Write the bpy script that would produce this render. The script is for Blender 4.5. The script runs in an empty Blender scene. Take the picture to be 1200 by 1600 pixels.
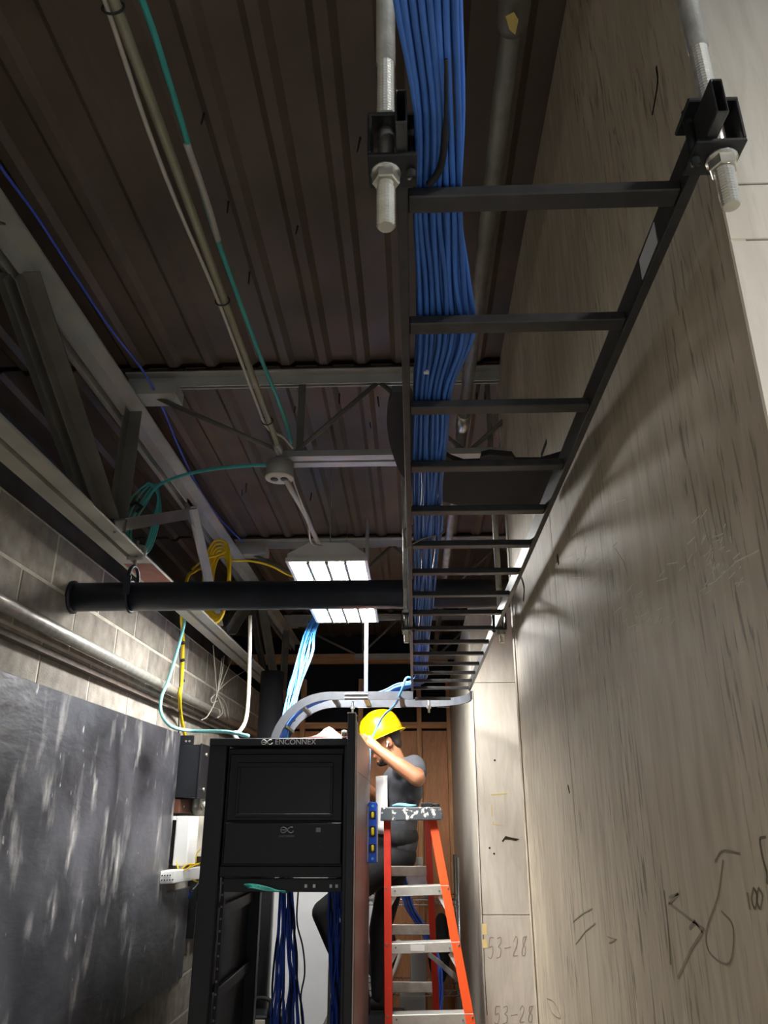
import bpy, math, random
from mathutils import Vector, Matrix
random.seed(7)
V = Vector
PI = math.pi
# ------------------------------------------------------------------ camera, light, exposure
CZ = 1.72
TH = math.radians(21.6); AZ = math.radians(2.13); FPX = 1200.0
scene = bpy.context.scene
COL = scene.collection
cam_data = bpy.data.cameras.new('camera')
cam = bpy.data.objects.new('camera', cam_data); COL.objects.link(cam)
cam.location = (0, 0, CZ); cam.rotation_euler = (PI / 2 + TH, 0, AZ)
cam_data.sensor_fit = 'VERTICAL'; cam_data.sensor_height = 36; cam_data.sensor_width = 27
cam_data.lens = 36 * FPX / 1600
cam_data.clip_start = 0.02
scene.camera = cam
world = bpy.data.worlds.new('world'); scene.world = world; world.use_nodes = True
world.node_tree.nodes['Background'].inputs[0].default_value = (0.80, 0.88, 1.0, 1)
world.node_tree.nodes['Background'].inputs[1].default_value = 0.22
vs = scene.view_settings
vs.view_transform = 'Standard'; vs.look = 'None'; vs.gamma = 1; vs.exposure = 1.82
vs.use_curve_mapping = False
LAMP_A = 40.0      # emission of the lit fixture in view
LAMP_B = 26.0      # emission of the next fixture of the row, behind the photographer

# ------------------------------------------------------------------ helpers
def s2l(c):
    return tuple(((x / 255) / 12.92 if x / 255 <= .04045 else ((x / 255 + .055) / 1.055) ** 2.4) for x in c)

_fw = V((-math.sin(AZ) * math.cos(TH), math.cos(AZ) * math.cos(TH), math.sin(TH)))
_rt = V((math.cos(AZ), math.sin(AZ), 0)); _up = _rt.cross(_fw)
def P(x, y, X=None, Y=None, Z=None):
    """point of the place seen at (x, y) of the 1200x1600 photograph, on the real plane X=, Y= or Z="""
    r = _fw + _rt * ((x - 600) / FPX) + _up * ((800 - y) / FPX)
    t = X / r.x if X is not None else (Y / r.y if Y is not None else (Z - CZ) / r.z)
    return V((r.x * t, r.y * t, r.z * t + CZ))

def nt(m): return m.node_tree.nodes, m.node_tree.links
MATS = {}
def M(name, col, rough=.5, metal=0., var=.15, scale=8, bump=0., bscale=60, st=(1, 1, 1), spec=None, lin=False, rnd=0.):
    m = bpy.data.materials.new(name); m.use_nodes = True; n, l = nt(m)
    b = n['Principled BSDF']
    c = col if lin else s2l(col)
    g = n.new('ShaderNodeNewGeometry'); mp = n.new('ShaderNodeMapping'); l.new(g.outputs['Position'], mp.inputs[0])
    mp.inputs['Scale'].default_value = st
    t = n.new('ShaderNodeTexNoise'); t.inputs['Scale'].default_value = scale; t.inputs['Detail'].default_value = 5
    l.new(mp.outputs[0], t.inputs['Vector'])
    r = n.new('ShaderNodeValToRGB'); l.new(t.outputs['Fac'], r.inputs[0])
    r.color_ramp.elements[0].position = .3; r.color_ramp.elements[1].position = .7
    r.color_ramp.elements[0].color = tuple(x * (1 - var) for x in c) + (1,)
    r.color_ramp.elements[1].color = tuple(min(1, x * (1 + var)) for x in c) + (1,)
    out = r.outputs[0]
    if rnd:
        oi = n.new('ShaderNodeObjectInfo'); mr = n.new('ShaderNodeMapRange')
        mr.inputs[3].default_value = 1 - rnd; mr.inputs[4].default_value = 1 + rnd
        l.new(oi.outputs['Random'], mr.inputs[0])
        hs = n.new('ShaderNodeHueSaturation'); l.new(mr.outputs[0], hs.inputs['Value']); l.new(out, hs.inputs['Color']); out = hs.outputs[0]
    l.new(out, b.inputs['Base Color'])
    b.inputs['Roughness'].default_value = rough; b.inputs['Metallic'].default_value = metal
    if spec is not None: b.inputs['Specular IOR Level'].default_value = spec
    if bump:
        t2 = n.new('ShaderNodeTexNoise'); t2.inputs['Scale'].default_value = bscale; t2.inputs['Detail'].default_value = 4
        l.new(mp.outputs[0], t2.inputs['Vector'])
        bp = n.new('ShaderNodeBump'); bp.inputs['Strength'].default_value = bump; bp.inputs['Distance'].default_value = .004
        l.new(t2.outputs['Fac'], bp.inputs['Height']); l.new(bp.outputs[0], b.inputs['Normal'])
    MATS[name] = m
    return m

def plywood(name, base, dark, light, crack=.5, blot=.25):
    m = bpy.data.materials.new(name); m.use_nodes = True; n, l = nt(m); b = n['Principled BSDF']
    g = n.new('ShaderNodeNewGeometry')
    def noise(scale, st, detail=5, dist=0.):
        mp = n.new('ShaderNodeMapping'); mp.inputs['Scale'].default_value = st; l.new(g.outputs['Position'], mp.inputs[0])
        t = n.new('ShaderNodeTexNoise'); t.inputs['Scale'].default_value = scale; t.inputs['Detail'].default_value = detail
        t.inputs['Distortion'].default_value = dist
        l.new(mp.outputs[0], t.inputs['Vector']); return t.outputs['Fac']
    def ramp(fac, p0, p1, c0, c1):
        r = n.new('ShaderNodeValToRGB'); l.new(fac, r.inputs[0])
        r.color_ramp.elements[0].position = p0; r.color_ramp.elements[1].position = p1
        r.color_ramp.elements[0].color = tuple(c0) + (1,); r.color_ramp.elements[1].color = tuple(c1) + (1,)
        return r.outputs[0]
    def mixc(mode, fac, a, bb):
        x = n.new('ShaderNodeMix'); x.data_type = 'RGBA'; x.blend_type = mode
        if isinstance(fac, float): x.inputs[0].default_value = fac
        else: l.new(fac, x.inputs[0])
        l.new(a, x.inputs[6]); l.new(bb, x.inputs[7]); return x.outputs[2]
    B, D, L = s2l(base), s2l(dark), s2l(light)
    grain = noise(30, (1, 1, .17), 9, .9)
    c1 = ramp(grain, .3, .68, D, L)
    blotn = noise(2.3, (1, 1, .45), 4, .8)
    c2 = ramp(blotn, .32, .7, [x * (1 - blot) for x in B], [min(1, x * (1 + blot * .6)) for x in B])
    c3 = mixc('MIX', .38, c2, c1)
    fine = noise(120, (1, 1, .10), 4, .5)
    region = noise(3.1, (1, 1, .5), 3)
    fr = ramp(fine, .36, .44, (1, 1, 1), (0, 0, 0)); rr = ramp(region, .40, .60, (0, 0, 0), (crack, crack, crack))
    fac = n.new('ShaderNodeMath'); fac.operation = 'MULTIPLY'; l.new(fr, fac.inputs[0]); l.new(rr, fac.inputs[1])
    dk = n.new('ShaderNodeRGB'); dk.outputs[0].default_value = tuple(x * .35 for x in D) + (1,)
    c4 = mixc('MIX', fac.outputs[0], c3, dk.outputs[0])
    l.new(c4, b.inputs['Base Color']); b.inputs['Roughness'].default_value = .62
    bp = n.new('ShaderNodeBump'); bp.inputs['Strength'].default_value = .25; bp.inputs['Distance'].default_value = .003
    l.new(grain, bp.inputs['Height']); l.new(bp.outputs[0], b.inputs['Normal'])
    MATS[name] = m; return m

def blackboard_mat():
    m = bpy.data.materials.new('black_board'); m.use_nodes = True; n, l = nt(m); b = n['Principled BSDF']
    g = n.new('ShaderNodeNewGeometry')
    def noise(scale, st, detail=5, dist=0., off=0):
        mp = n.new('ShaderNodeMapping'); mp.inputs['Scale'].default_value = st; mp.inputs['Location'].default_value = (off, off, off)
        l.new(g.outputs['Position'], mp.inputs[0])
        t = n.new('ShaderNodeTexNoise'); t.inputs['Scale'].default_value = scale; t.inputs['Detail'].default_value = detail
        t.inputs['Distortion'].default_value = dist; l.new(mp.outputs[0], t.inputs['Vector']); return t.outputs['Fac']
    def ramp(fac, p0, p1, c0, c1):
        r = n.new('ShaderNodeValToRGB'); l.new(fac, r.inputs[0])
        r.color_ramp.elements[0].position = p0; r.color_ramp.elements[1].position = p1
        r.color_ramp.elements[0].color = c0 + (1,); r.color_ramp.elements[1].color = c1 + (1,)
        return r.outputs[0]
    base = ramp(noise(2.6, (1, 1, .8), 8, .5), .32, .72, (.012, .012, .016), (.085, .085, .098))
    sc = ramp(noise(6.5, (1, 1.3, .5), 6, .25, 3), .55, .70, (0, 0, 0), (1, 1, 1))
    sc2 = ramp(noise(26, (1, 1, .3), 5, .2, 1), .36, .66, (.0, .0, .0), (.8, .8, .8))
    sp = ramp(noise(17, (1, 1.2, .55), 4, .1, 9), .70, .74, (0, 0, 0), (.85, .85, .85))
    mul = n.new('ShaderNodeMath'); mul.operation = 'MULTIPLY'; l.new(sc, mul.inputs[0]); l.new(sc2, mul.inputs[1])
    mx0 = n.new('ShaderNodeMath'); mx0.operation = 'MAXIMUM'; l.new(mul.outputs[0], mx0.inputs[0]); l.new(sp, mx0.inputs[1])
    mx = n.new('ShaderNodeMix'); mx.data_type = 'RGBA'; l.new(mx0.outputs[0], mx.inputs[0]); l.new(base, mx.inputs[6])
    mx.inputs[7].default_value = (.46, .45, .43, 1)
    l.new(mx.outputs[2], b.inputs['Base Color']); b.inputs['Roughness'].default_value = .40
    w = noise(3.6, (1, .7, 1.7), 5, .25, 5)
    bp = n.new('ShaderNodeBump'); bp.inputs['Strength'].default_value = .42; bp.inputs['Distance'].default_value = .03
    l.new(w, bp.inputs['Height']); l.new(bp.outputs[0], b.inputs['Normal'])
    MATS['board'] = m

def splatter(name, base, spot, scale, thr):
    m = bpy.data.materials.new(name); m.use_nodes = True; n, l = nt(m); b = n['Principled BSDF']
    g = n.new('ShaderNodeNewGeometry'); t = n.new('ShaderNodeTexNoise'); t.inputs['Scale'].default_value = scale
    t.inputs['Detail'].default_value = 4; l.new(g.outputs['Position'], t.inputs['Vector'])
    r = n.new('ShaderNodeValToRGB'); l.new(t.outputs['Fac'], r.inputs[0])
    r.color_ramp.elements[0].position = thr; r.color_ramp.elements[1].position = thr + .05
    r.color_ramp.elements[0].color = s2l(base) + (1,); r.color_ramp.elements[1].color = s2l(spot) + (1,)
    l.new(r.outputs[0], b.inputs['Base Color']); b.inputs['Roughness'].default_value = .5
    MATS[name] = m

def emis(name, col, s):
    m = bpy.data.materials.new(name); m.use_nodes = True; n, l = nt(m); b = n['Principled BSDF']
    b.inputs['Base Color'].default_value = (.8, .8, .8, 1)
    b.inputs['Emission Color'].default_value = col + (1,); b.inputs['Emission Strength'].default_value = s
    MATS[name] = m

plywood('ply', (204, 189, 165), (160, 144, 120), (226, 214, 192), .7, .26)
plywood('ply_pale', (205, 199, 186), (180, 172, 156), (222, 216, 204), .12, .16)
plywood('ply_brown', (218, 154, 106), (188, 124, 82), (230, 172, 126), .3, .25)
blackboard_mat()
splatter('cap', (74, 80, 86), (214, 214, 208), 46, .56)
splatter('red_fiberglass', (205, 48, 24), (214, 120, 96), 60, .70)
splatter('orange_fiberglass', (236, 84, 26), (236, 160, 120), 60, .70)
M('block', (142, 136, 127), .9, 0, .28, 14, .6, 120, rnd=.16)
M('mortar', (196, 190, 178), .95, 0, .15, 20, .4, 150)
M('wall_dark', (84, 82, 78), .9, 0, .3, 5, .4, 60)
M('concrete', (150, 147, 140), .85, 0, .25, 3, .2, 40)
M('deck', (94, 80, 68), .55, 0, .22, 3.0, .05, 30)
M('deck_top', (70, 58, 52), .8)
M('steel_grey', (178, 176, 166), .5, .25, .15, 6, .1, 80)
M('steel_dark', (112, 108, 98), .55, .2, .2, 8, .15, 80)
M('galv', (168, 166, 158), .42, .55, .2, 30, .15, 200)
M('galv_dark', (138, 134, 126), .5, .5, .25, 12, .15, 120)
M('rust', (88, 52, 40), .8, 0, .3, 20)
M('shadow_brown', (84, 74, 66), .85, 0, .3, 20)  # brown stripe and shadow under the wall pipe, as one dark colour
M('primer', (150, 96, 84), .7, 0, .2, 12)
M('black_pipe', (42, 46, 54), .42, .3, .2, 10, .12, 120)
M('tray', (62, 62, 62), .36, .45, .2, 40, .06, 200)
M('tray_grey', (74, 77, 82), .4, .3, .1, 20)
M('zinc', (205, 202, 190), .3, .8, .12, 40)
M('black_plastic', (24, 25, 27), .45, 0, .15, 20)
M('black_sheet', (30, 31, 33), .6, 0, .25, 10)
M('rack_black', (27, 29, 33), .42, .1, .1, 12)
M('rack_side', (140, 120, 116), .38, .35, .1, 5)
M('ups', (15, 18, 23), .5, 0, .1, 10)
M('ups_dark', (8, 11, 16), .4, 0, .1, 10)
M('logo', (196, 198, 200), .4, 0, .02)
M('logo_dim', (120, 124, 130), .4, 0, .02)
M('white', (226, 226, 224), .5, 0, .05)
M('white_panel', (222, 224, 226), .6, 0, .04, 3)
M('offwhite', (206, 200, 186), .5, 0, .08)
M('lamp_body', (206, 202, 190), .45, 0, .05)
M('emt', (150, 146, 122), .45, .35, .12, 20)
M('emt_white', (190, 184, 172), .5, .1, .1, 20)
M('teal', (72, 178, 168), .45, 0, .08)
M('teal_pale', (128, 200, 200), .45, 0, .08)
M('yellow', (240, 204, 30), .45, 0, .1)
M('blue', (66, 116, 198), .38, 0, .12, 20, rnd=.18)
M('blue_deep', (58, 98, 214), .42, 0, .15, 20, rnd=.25)
M('blue_light', (74, 150, 214), .4, 0, .08, 20, rnd=.08)
M('blue_line', (66, 92, 200), .45, 0, .1)
M('navy', (16, 22, 48), .5, 0, .1)
M('lumber', (216, 162, 114), .75, 0, .22, 8, .3, 40, st=(6, 6, .6))
M('lumber_h', (212, 158, 110), .75, 0, .22, 8, .3, 40, st=(.6, 6, 6))
M('void', (20, 24, 34), .9)
M('column', (52, 53, 56), .3, .4, .1)
M('aluminium', (196, 196, 190), .4, .5, .12, 20, .05, 90)
M('aluminium_old', (166, 162, 154), .5, .4, .2, 20, .05, 90)
M('level_blue', (24, 72, 176), .35, 0, .05)
M('vial', (225, 205, 40), .25, 0, .05)
M('hat', (228, 192, 8), .28, 0, .03)
M('skin', (170, 114, 82), .5, 0, .06, 20)
M('hair', (34, 26, 22), .7, 0, .2, 60)
M('shirt', (76, 78, 85), .85, 0, .12, 20, .3, 70)
M('trousers', (18, 19, 22), .8, 0, .15, 14, .4, 40)
M('shirt_print', (232, 232, 232), .7, 0, .03)
M('chrome', (190, 190, 190), .22, .9, .05)
M('bag', (214, 206, 224), .35, 0, .08)
M('grey_unit', (176, 178, 178), .5, 0, .06)
M('paper_pink', (206, 122, 108), .7, 0, .06)
M('pencil', (150, 138, 118), .9, 0, .1)
M('chalk', (240, 236, 224), .9, 0, .05)
M('burn', (38, 28, 18), .9, 0, .2)
M('tape', (226, 206, 140), .6, 0, .05)
M('mark_yellow', (214, 190, 110), .8, 0, .05)
M('rubber', (26, 27, 28), .7, 0, .1)
M('pvc', (218, 214, 206), .4, 0, .04)
M('cyan_cloth', (110, 196, 214), .8, 0, .08)
M('pink_led', (240, 110, 130), .4)
M('brown_board', (84, 48, 34), .7, 0, .2)
emis('lamp_on', (1.0, .985, .95), LAMP_A)
emis('lamp_on_rear', (1.0, .97, .92), LAMP_B)

class MB:
    def __init__(s): s.v = []; s.f = []
    def add(s, vs_, fs):
        o = len(s.v); s.v += [V(p) for p in vs_]; s.f += [tuple(i + o for i in f) for f in fs]; return s
    def box(s, a, b):
        x0, x1 = sorted((a[0], b[0])); y0, y1 = sorted((a[1], b[1])); z0, z1 = sorted((a[2], b[2]))
        return s.add([(x0, y0, z0), (x1, y0, z0), (x1, y1, z0), (x0, y1, z0), (x0, y0, z1), (x1, y0, z1), (x1, y1, z1), (x0, y1, z1)],
                     [(0, 3, 2, 1), (4, 5, 6, 7), (0, 1, 5, 4), (1, 2, 6, 5), (2, 3, 7, 6), (3, 0, 4, 7)])
    def prism(s, poly, d):
        d = V(d); n = len(poly); q = [V(p) for p in poly]
        nrm = V((0, 0, 0))
        for i in range(n): nrm += q[i].cross(q[(i + 1) % n])
        if nrm.dot(d) > 0: q = q[::-1]
        return s.add(q + [p + d for p in q], [tuple(range(n)), tuple(range(2 * n - 1, n - 1, -1))] + [(i + n, (i + 1) % n + n, (i + 1) % n, i) for i in range(n)])
    def profile(s, p0, p1, u, v, poly):
        """poly of (a,b) in axes u,v swept from p0 to p1"""
        p0, p1, u, v = V(p0), V(p1), V(u).normalized(), V(v).normalized()
        return s.prism([p0 + u * a + v * b for a, b in poly], p1 - p0)
    def bar(s, p0, p1, w, h, u=(0, 0, 1)):
        p0, p1 = V(p0), V(p1); d = (p1 - p0).normalized(); u = V(u)
        if abs(d.dot(u)) > .99: u = V((1, 0, 0))
        r = d.cross(u).normalized(); u = r.cross(d).normalized()
        return s.profile(p0, p1, r, u, [(-w / 2, -h / 2), (w / 2, -h / 2), (w / 2, h / 2), (-w / 2, h / 2)])
    def angle(s, p0, p1, u, v, a, t=.006):
        return s.profile(p0, p1, u, v, [(0, 0), (a, 0), (a, t), (t, t), (t, a), (0, a)])
    def tube(s, pts, r, n=8, caps=True):
        pts = [V(p) for p in pts]; m = len(pts)
        rs = r if isinstance(r, (list, tuple)) else [r] * m
        t0 = (pts[1] - pts[0]).normalized(); a = V((0, 0, 1)) if abs(t0.z) < .9 else V((1, 0, 0))
        nrm = (a - t0 * a.dot(t0)).normalized(); vv = []
        for i, p in enumerate(pts):
            t = (pts[min(i + 1, m - 1)] - pts[max(i - 1, 0)]).normalized()
            nrm = (nrm - t * nrm.dot(t)).normalized(); b = t.cross(nrm)
            for k in range(n):
                an = 2 * PI * k / n
                vv.append(p + (nrm * math.cos(an) + b * math.sin(an)) * rs[i])
        ff = [(i * n + k, i * n + (k + 1) % n, (i + 1) * n + (k + 1) % n, (i + 1) * n + k) for i in range(m - 1) for k in range(n)]
        if caps: ff += [tuple(range(n - 1, -1, -1)), tuple(range((m - 1) * n, m * n))]
        return s.add(vv, ff)
    def cyl(s, p0, p1, r, n=16): return s.tube([p0, p1], r, n)
    def lathe(s, p0, p1, prof, n=16):
        p0, p1 = V(p0), V(p1)
        return s.tube2(p0, (p1 - p0), prof, n)
    def tube2(s, p0, d, prof, n):
        t = d.normalized(); a = V((0, 0, 1)) if abs(t.z) < .9 else V((1, 0, 0))
        u = (a - t * a.dot(t)).normalized(); b = t.cross(u); vv = []
        for tt, r in prof:
            c = p0 + d * tt
            for k in range(n):
                an = 2 * PI * k / n; vv.append(c + (u * math.cos(an) + b * math.sin(an)) * r)
        m = len(prof)
        ff = [(i * n + k, i * n + (k + 1) % n, (i + 1) * n + (k + 1) % n, (i + 1) * n + k) for i in range(m - 1) for k in range(n)]
        ff += [tuple(range(n - 1, -1, -1)), tuple(range((m - 1) * n, m * n))]
        return s.add(vv, ff)
    def ell(s, c, r, n=14, m=10, R=None):
        c = V(c); R = R or Matrix.Identity(3); vv = []; ff = []
        for i in range(m + 1):
            th = PI * i / m
            for k in range(n):
                ph = 2 * PI * k / n
                vv.append(c + R @ V((r[0] * math.sin(th) * math.cos(ph), r[1] * math.sin(th) * math.sin(ph), r[2] * math.cos(th))))
        for i in range(m):
            for k in range(n): ff.append((i * n + k, (i + 1) * n + k, (i + 1) * n + (k + 1) % n, i * n + (k + 1) % n))
        return s.add(vv, ff)
    def capsule(s, p0, p1, r0, r1, n=12):
        p0, p1 = V(p0), V(p1); d = (p1 - p0); L = d.length; t = d / L; pts = []; rs = []
        for k in range(5): a = PI / 2 * (1 - k / 4) ; pts.append(p0 - t * r0 * math.sin(a)); rs.append(max(r0 * math.cos(a), 1e-4))
        for k in range(5): a = PI / 2 * k / 4; pts.append(p1 + t * r1 * math.sin(a)); rs.append(max(r1 * math.cos(a), 1e-4))
        return s.tube(pts, rs, n)
    def build(s, name, mat, parent=None, smooth=False, base=None):
        off = V(parent['_w']) if parent is not None else (V(base) if base is not None else s.foot())
        me = bpy.data.meshes.new(name)
        me.from_pydata([tuple(p - off) for p in s.v], [], s.f); me.update()
        me.materials.append(MATS[mat])
        if smooth:
            for p in me.polygons: p.use_smooth = True
        o = bpy.data.objects.new(name, me); COL.objects.link(o)
        if parent is not None: o.parent = parent
        else: o.location = off
        o['_w'] = tuple(off)
        return o
    def foot(s):
        xs = [p.x for p in s.v]; ys = [p.y for p in s.v]; zs = [p.z for p in s.v]
        return V(((min(xs) + max(xs)) / 2, (min(ys) + max(ys)) / 2, min(zs)))

def tag(o, label, cat, group=None):
    o['label'] = label; o['category'] = cat
    if group: o['group'] = group
    return o
def struct(o): o['kind'] = 'structure'; return o
def thing(name, label, cat, loc=(0, 0, 0), group=None):
    o = bpy.data.objects.new(name, None); COL.objects.link(o); o.location = loc; o.empty_display_size = .05
    o['_w'] = tuple(loc); return tag(o, label, cat, group)
def bevel(o, w=.003, seg=2):
    m = o.modifiers.new('bevel', 'BEVEL'); m.width = w; m.segments = seg; m.limit_method = 'ANGLE'; return o
def cr(pts, sub=8):
    pts = [V(p) for p in pts]; q = [pts[0] * 2 - pts[1]] + pts + [pts[-1] * 2 - pts[-2]]; out = []
    for i in range(1, len(q) - 2):
        for k in range(sub):
            t = k / sub; a, b, c, d = q[i - 1:i + 3]
            out.append(.5 * ((2 * b) + (c - a) * t + (2 * a - 5 * b + 4 * c - d) * t * t + (3 * b - a - 3 * c + d) * t ** 3))
    return out + [pts[-1]]
def cable(name, pts, r, mat, label, cat='cable', group=None, n=7, sub=8, parent=None):
    o = MB().tube(cr(pts, sub), r, n).build(name, mat, parent, True)
    if parent is None: tag(o, label, cat, group)
    return o
def bake(o, *mods):
    bpy.context.view_layer.update()
    dg = bpy.context.evaluated_depsgraph_get()
    me = bpy.data.meshes.new_from_object(o.evaluated_get(dg)); o.modifiers.clear(); o.data = me
    for p in me.polygons: p.use_smooth = True
    return o
def blob(mb, name, mat, parent, vox=.01, it=6):
    o = mb.build(name, mat, parent)
    r = o.modifiers.new('r', 'REMESH'); r.mode = 'VOXEL'; r.voxel_size = vox
    sm = o.modifiers.new('s', 'SMOOTH'); sm.iterations = it; sm.factor = .5
    return bake(o)
def text_mesh(name, body, size, at, mat, parent, ax=(1, 0, 0), ay=(0, 0, 1), thick=.0015, align='CENTER'):
    cu = bpy.data.curves.new(name, 'FONT'); cu.body = body; cu.size = size; cu.align_x = align; cu.align_y = 'CENTER'
    cu.extrude = thick / 2 / 1.0
    t = bpy.data.objects.new(name, cu); COL.objects.link(t); bpy.context.view_layer.update()
    me = bpy.data.meshes.new_from_object(t.evaluated_get(bpy.context.evaluated_depsgraph_get()))
    bpy.data.objects.remove(t); bpy.data.curves.remove(cu)
    ax, ay = V(ax), V(ay); az = ax.cross(ay); off = V(at) - V(parent['_w'])
    for v in me.vertices: v.co = off + ax * v.co.x + ay * v.co.y + az * v.co.z
    me.materials.clear(); me.materials.append(MATS[mat])
    o = bpy.data.objects.new(name, me); COL.objects.link(o); o.parent = parent; o['_w'] = parent['_w']
    return o
def ribbon(mb, pts, w, nrm, th=.0008):
    """flat pen stroke lying on a surface with normal nrm"""
    pts = [V(p) for p in pts]; nrm = V(nrm)
    for a, b in zip(pts, pts[1:]):
        d = b - a
        if d.length < 1e-6: continue
        s_ = d.normalized().cross(nrm).normalized() * w / 2; e = d.normalized() * w * .3
        mb.prism([a - s_ - e, b - s_ + e, b + s_ + e, a + s_ - e], nrm * th)
    return mb

# ------------------------------------------------------------------ the setting
ZD = 3.40          # underside of the deck flats
XW = -1.35         # face of the block wall
XR = .36           # face of the near plywood wall
YN, YE = .70, 2.73  # near corner and far end of the plywood wall
YF = 4.60          # facing panel in the recess
YB = 7.50          # back wall

struct(MB().box((-3.2, -5, -.12), (4, 9, 0)).build('floor', 'concrete'))
# ceiling: deck of ribbed sheets, one run per joist bay
ceil = struct(MB().box((-3.2, -5, ZD + .03), (4, 9, ZD + .08)).build('ceiling', 'deck_top'))
def deck_run(y0, y1, xa=-1.95, xb=2.2):
    mb = MB(); x = xa; prof = []
    while x < xb:
        prof += [(x, ZD), (x + .080, ZD), (x + .100, ZD - .019), (x + .130, ZD - .019), (x + .150, ZD)]
        x += .150
    n = len(prof)
    vv = [(a, y0, b) for a, b in prof] + [(a, y1, b) for a, b in prof] + [(a, y0, b + .006) for a, b in prof] + [(a, y1, b + .006) for a, b in prof]
    ff = [(i, i + n, i + 1 + n, i + 1) for i in range(n - 1)] + [(i + 2 * n, i + 1 + 2 * n, i + 1 + 3 * n, i + 3 * n) for i in range(n - 1)]
    ff += [(i, i + 1, i + 1 + 2 * n, i + 2 * n) for i in range(n - 1)] + [(i + n, i + 3 * n, i + 1 + 3 * n, i + 1 + n) for i in range(n - 1)]
    mb.add(vv, ff)
    for i in range(0, n, 5):          # closed rib ends
        for y in (y0, y1):
            q = [(prof[i + 1][0], y, ZD), (prof[i + 2][0], y, ZD - .019), (prof[i + 3][0], y, ZD - .019), (prof[i + 4][0], y, ZD)]
            mb.add(q, [(0, 1, 2, 3)])
    return mb.build('deck_sheet', 'deck', ceil)
JY = [2.66, 4.65, 6.64]
for a, b in ((-4.9, 2.60), (2.64, 4.62), (4.66, 6.6), (6.64, 8.9)): deck_run(a, b)
for (px, py) in ((320, 175), (357, 315), (390, 425), (467, 345), (563, 215), (247, 610), (385, 755), (487, 770), (378, 760), (530, 615), (577, 655), (590, 620), (463, 630), (745, 610), (758, 612)):
    p = P(px, py, Z=ZD)
    if p.y > 7: continue
    MB().tube([p + V((0, 0, .002)), p + V((random.uniform(-.008, .008), random.uniform(-.012, .012), -.052))], [.0035, .0022], 5).build('screw', 'rubber', ceil)

# left block wall
ROW = .207; BL = .458; ZTOP = 2.732
wl = struct(MB().box((-1.60, -4.9, 0), (XW - .0025, 8.2, ZTOP)).build('wall_left', 'mortar'))
bw = V(wl['_w'])
bm = MB().box((-.05, -BL / 2 + .005, -ROW / 2 + .005), (0, BL / 2 - .005, ROW / 2 - .005))
bme = None
for k in range(11):
    zc = ZTOP - ROW * (k + .5)
    ph = 2.735 + (BL / 2 if k % 2 else 0) + (0 if k != 1 else 0)
    i = -4
    while True:
        yc = ph + BL * (i + .5) + (0 if k % 2 == 0 else 0); i += 1
        if yc > 8.0: break
        if yc < 1.0: continue
        if bme is None:
            ob = bm.build('block', 'block', wl, base=None); ob.data.name = 'block'; bme = ob.data
            for v in bme.vertices: v.co = v.co + bw
            b0 = ob; bevel(ob, .004, 1)
        else:
            ob = b0.copy(); COL.objects.link(ob); ob.parent = wl
        ob.location = V((XW + random.uniform(-.0015, .0015), yc, zc)) - bw
# dark upper wall set back behind the girder
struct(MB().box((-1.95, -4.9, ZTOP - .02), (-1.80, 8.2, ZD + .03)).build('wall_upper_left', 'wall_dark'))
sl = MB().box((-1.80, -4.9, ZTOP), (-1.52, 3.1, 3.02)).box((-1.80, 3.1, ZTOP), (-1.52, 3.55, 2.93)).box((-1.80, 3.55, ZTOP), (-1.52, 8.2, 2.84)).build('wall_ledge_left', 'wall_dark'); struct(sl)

# right: near plywood volume, its side in the passage and its end toward the camera
wr = struct(MB().box((XR + .02, YN + .02, 0), (3.4, YE - .002, ZD - .002)).build('wall_right', 'lumber'))
YJ = 1.87
bevel(MB().box((XR, YN, .02), (XR + .019, YJ - .0015, ZD - .004)).build('plywood_sheet', 'ply', wr), .0015, 1)
bevel(MB().box((XR, YJ + .0015, .02), (XR + .019, YE - .045, ZD - .004)).build('plywood_sheet', 'ply', wr), .0015, 1)
bevel(MB().box((XR - .003, YE - .043, .02), (XR + .019, YE, ZD - .004)).build('edge_strip', 'ply', wr), .001, 1)
zs = [0.02, 2.318, 2.398, ZD - .004]
for a, b in zip(zs, zs[1:]):
    for x0, x1 in ((XR + .001, 1.58), (1.583, 2.8)):
        bevel(MB().box((x0, YN - .0005, a + .001), (x1, YN + .019, b - .001)).build('plywood_sheet', 'ply_pale', wr), .001, 1)
# recess: facing panel and the return wall to the back
wa = struct(MB().box((.365, YF + .02, 0), (3.4, YB + .3, 2.90)).build('wall_alcove', 'lumber'))
for a, b in ((.02, 1.23), (1.233, 2.45), (2.453, 2.92)):
    bevel(MB().box((.345, YF, a), (1.56, YF + .018, b)).build('panel_sheet', 'ply_pale', wa), .001, 1)
for a, b in ((YF + .021, 6.0), (6.003, YB)):
    bevel(MB().box((.345, a, .02), (.363, b, 2.92)).build('panel_sheet', 'ply_pale', wa), .001, 1)
struct(MB().box((1.9, YE, 0), (2.0, YF, ZD)).build('wall_recess_side', 'wall_dark'))
# back wall: brown sheathing between studs
wb = struct(MB().box((-3, YB + .06, 0), (1, YB + .10, ZD)).build('wall_back', 'void'))
sx = [-2.30, -1.66, -1.053, -.50, .054, .335]
for x in sx: bevel(MB().box((x - .022, YB - .04, 0), (x + .022, YB + .05, 2.95)).build('stud', 'lumber', wb), .002, 1)
for a, b in zip(sx, sx[1:]):
    MB().box((a + .024, YB + .03, .02), (b - .024, YB + .055, 2.47)).build('sheathing_panel', 'ply_brown', wb)
    bevel(MB().box((a + .0225, YB - .03, 2.49), (b - .0225, YB + .05, 2.545)).build('header_block', 'lumber_h', wb), .002, 1)
bevel(MB().box((-1.9, YB - .06, 3.10), (.34, YB + .02, 3.19)).build('beam', 'lumber_h', wb), .003, 1)
struct(MB().box((-3.2, 8.3, 0), (4, 8.4, ZD)).build('wall_far', 'void'))

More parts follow.
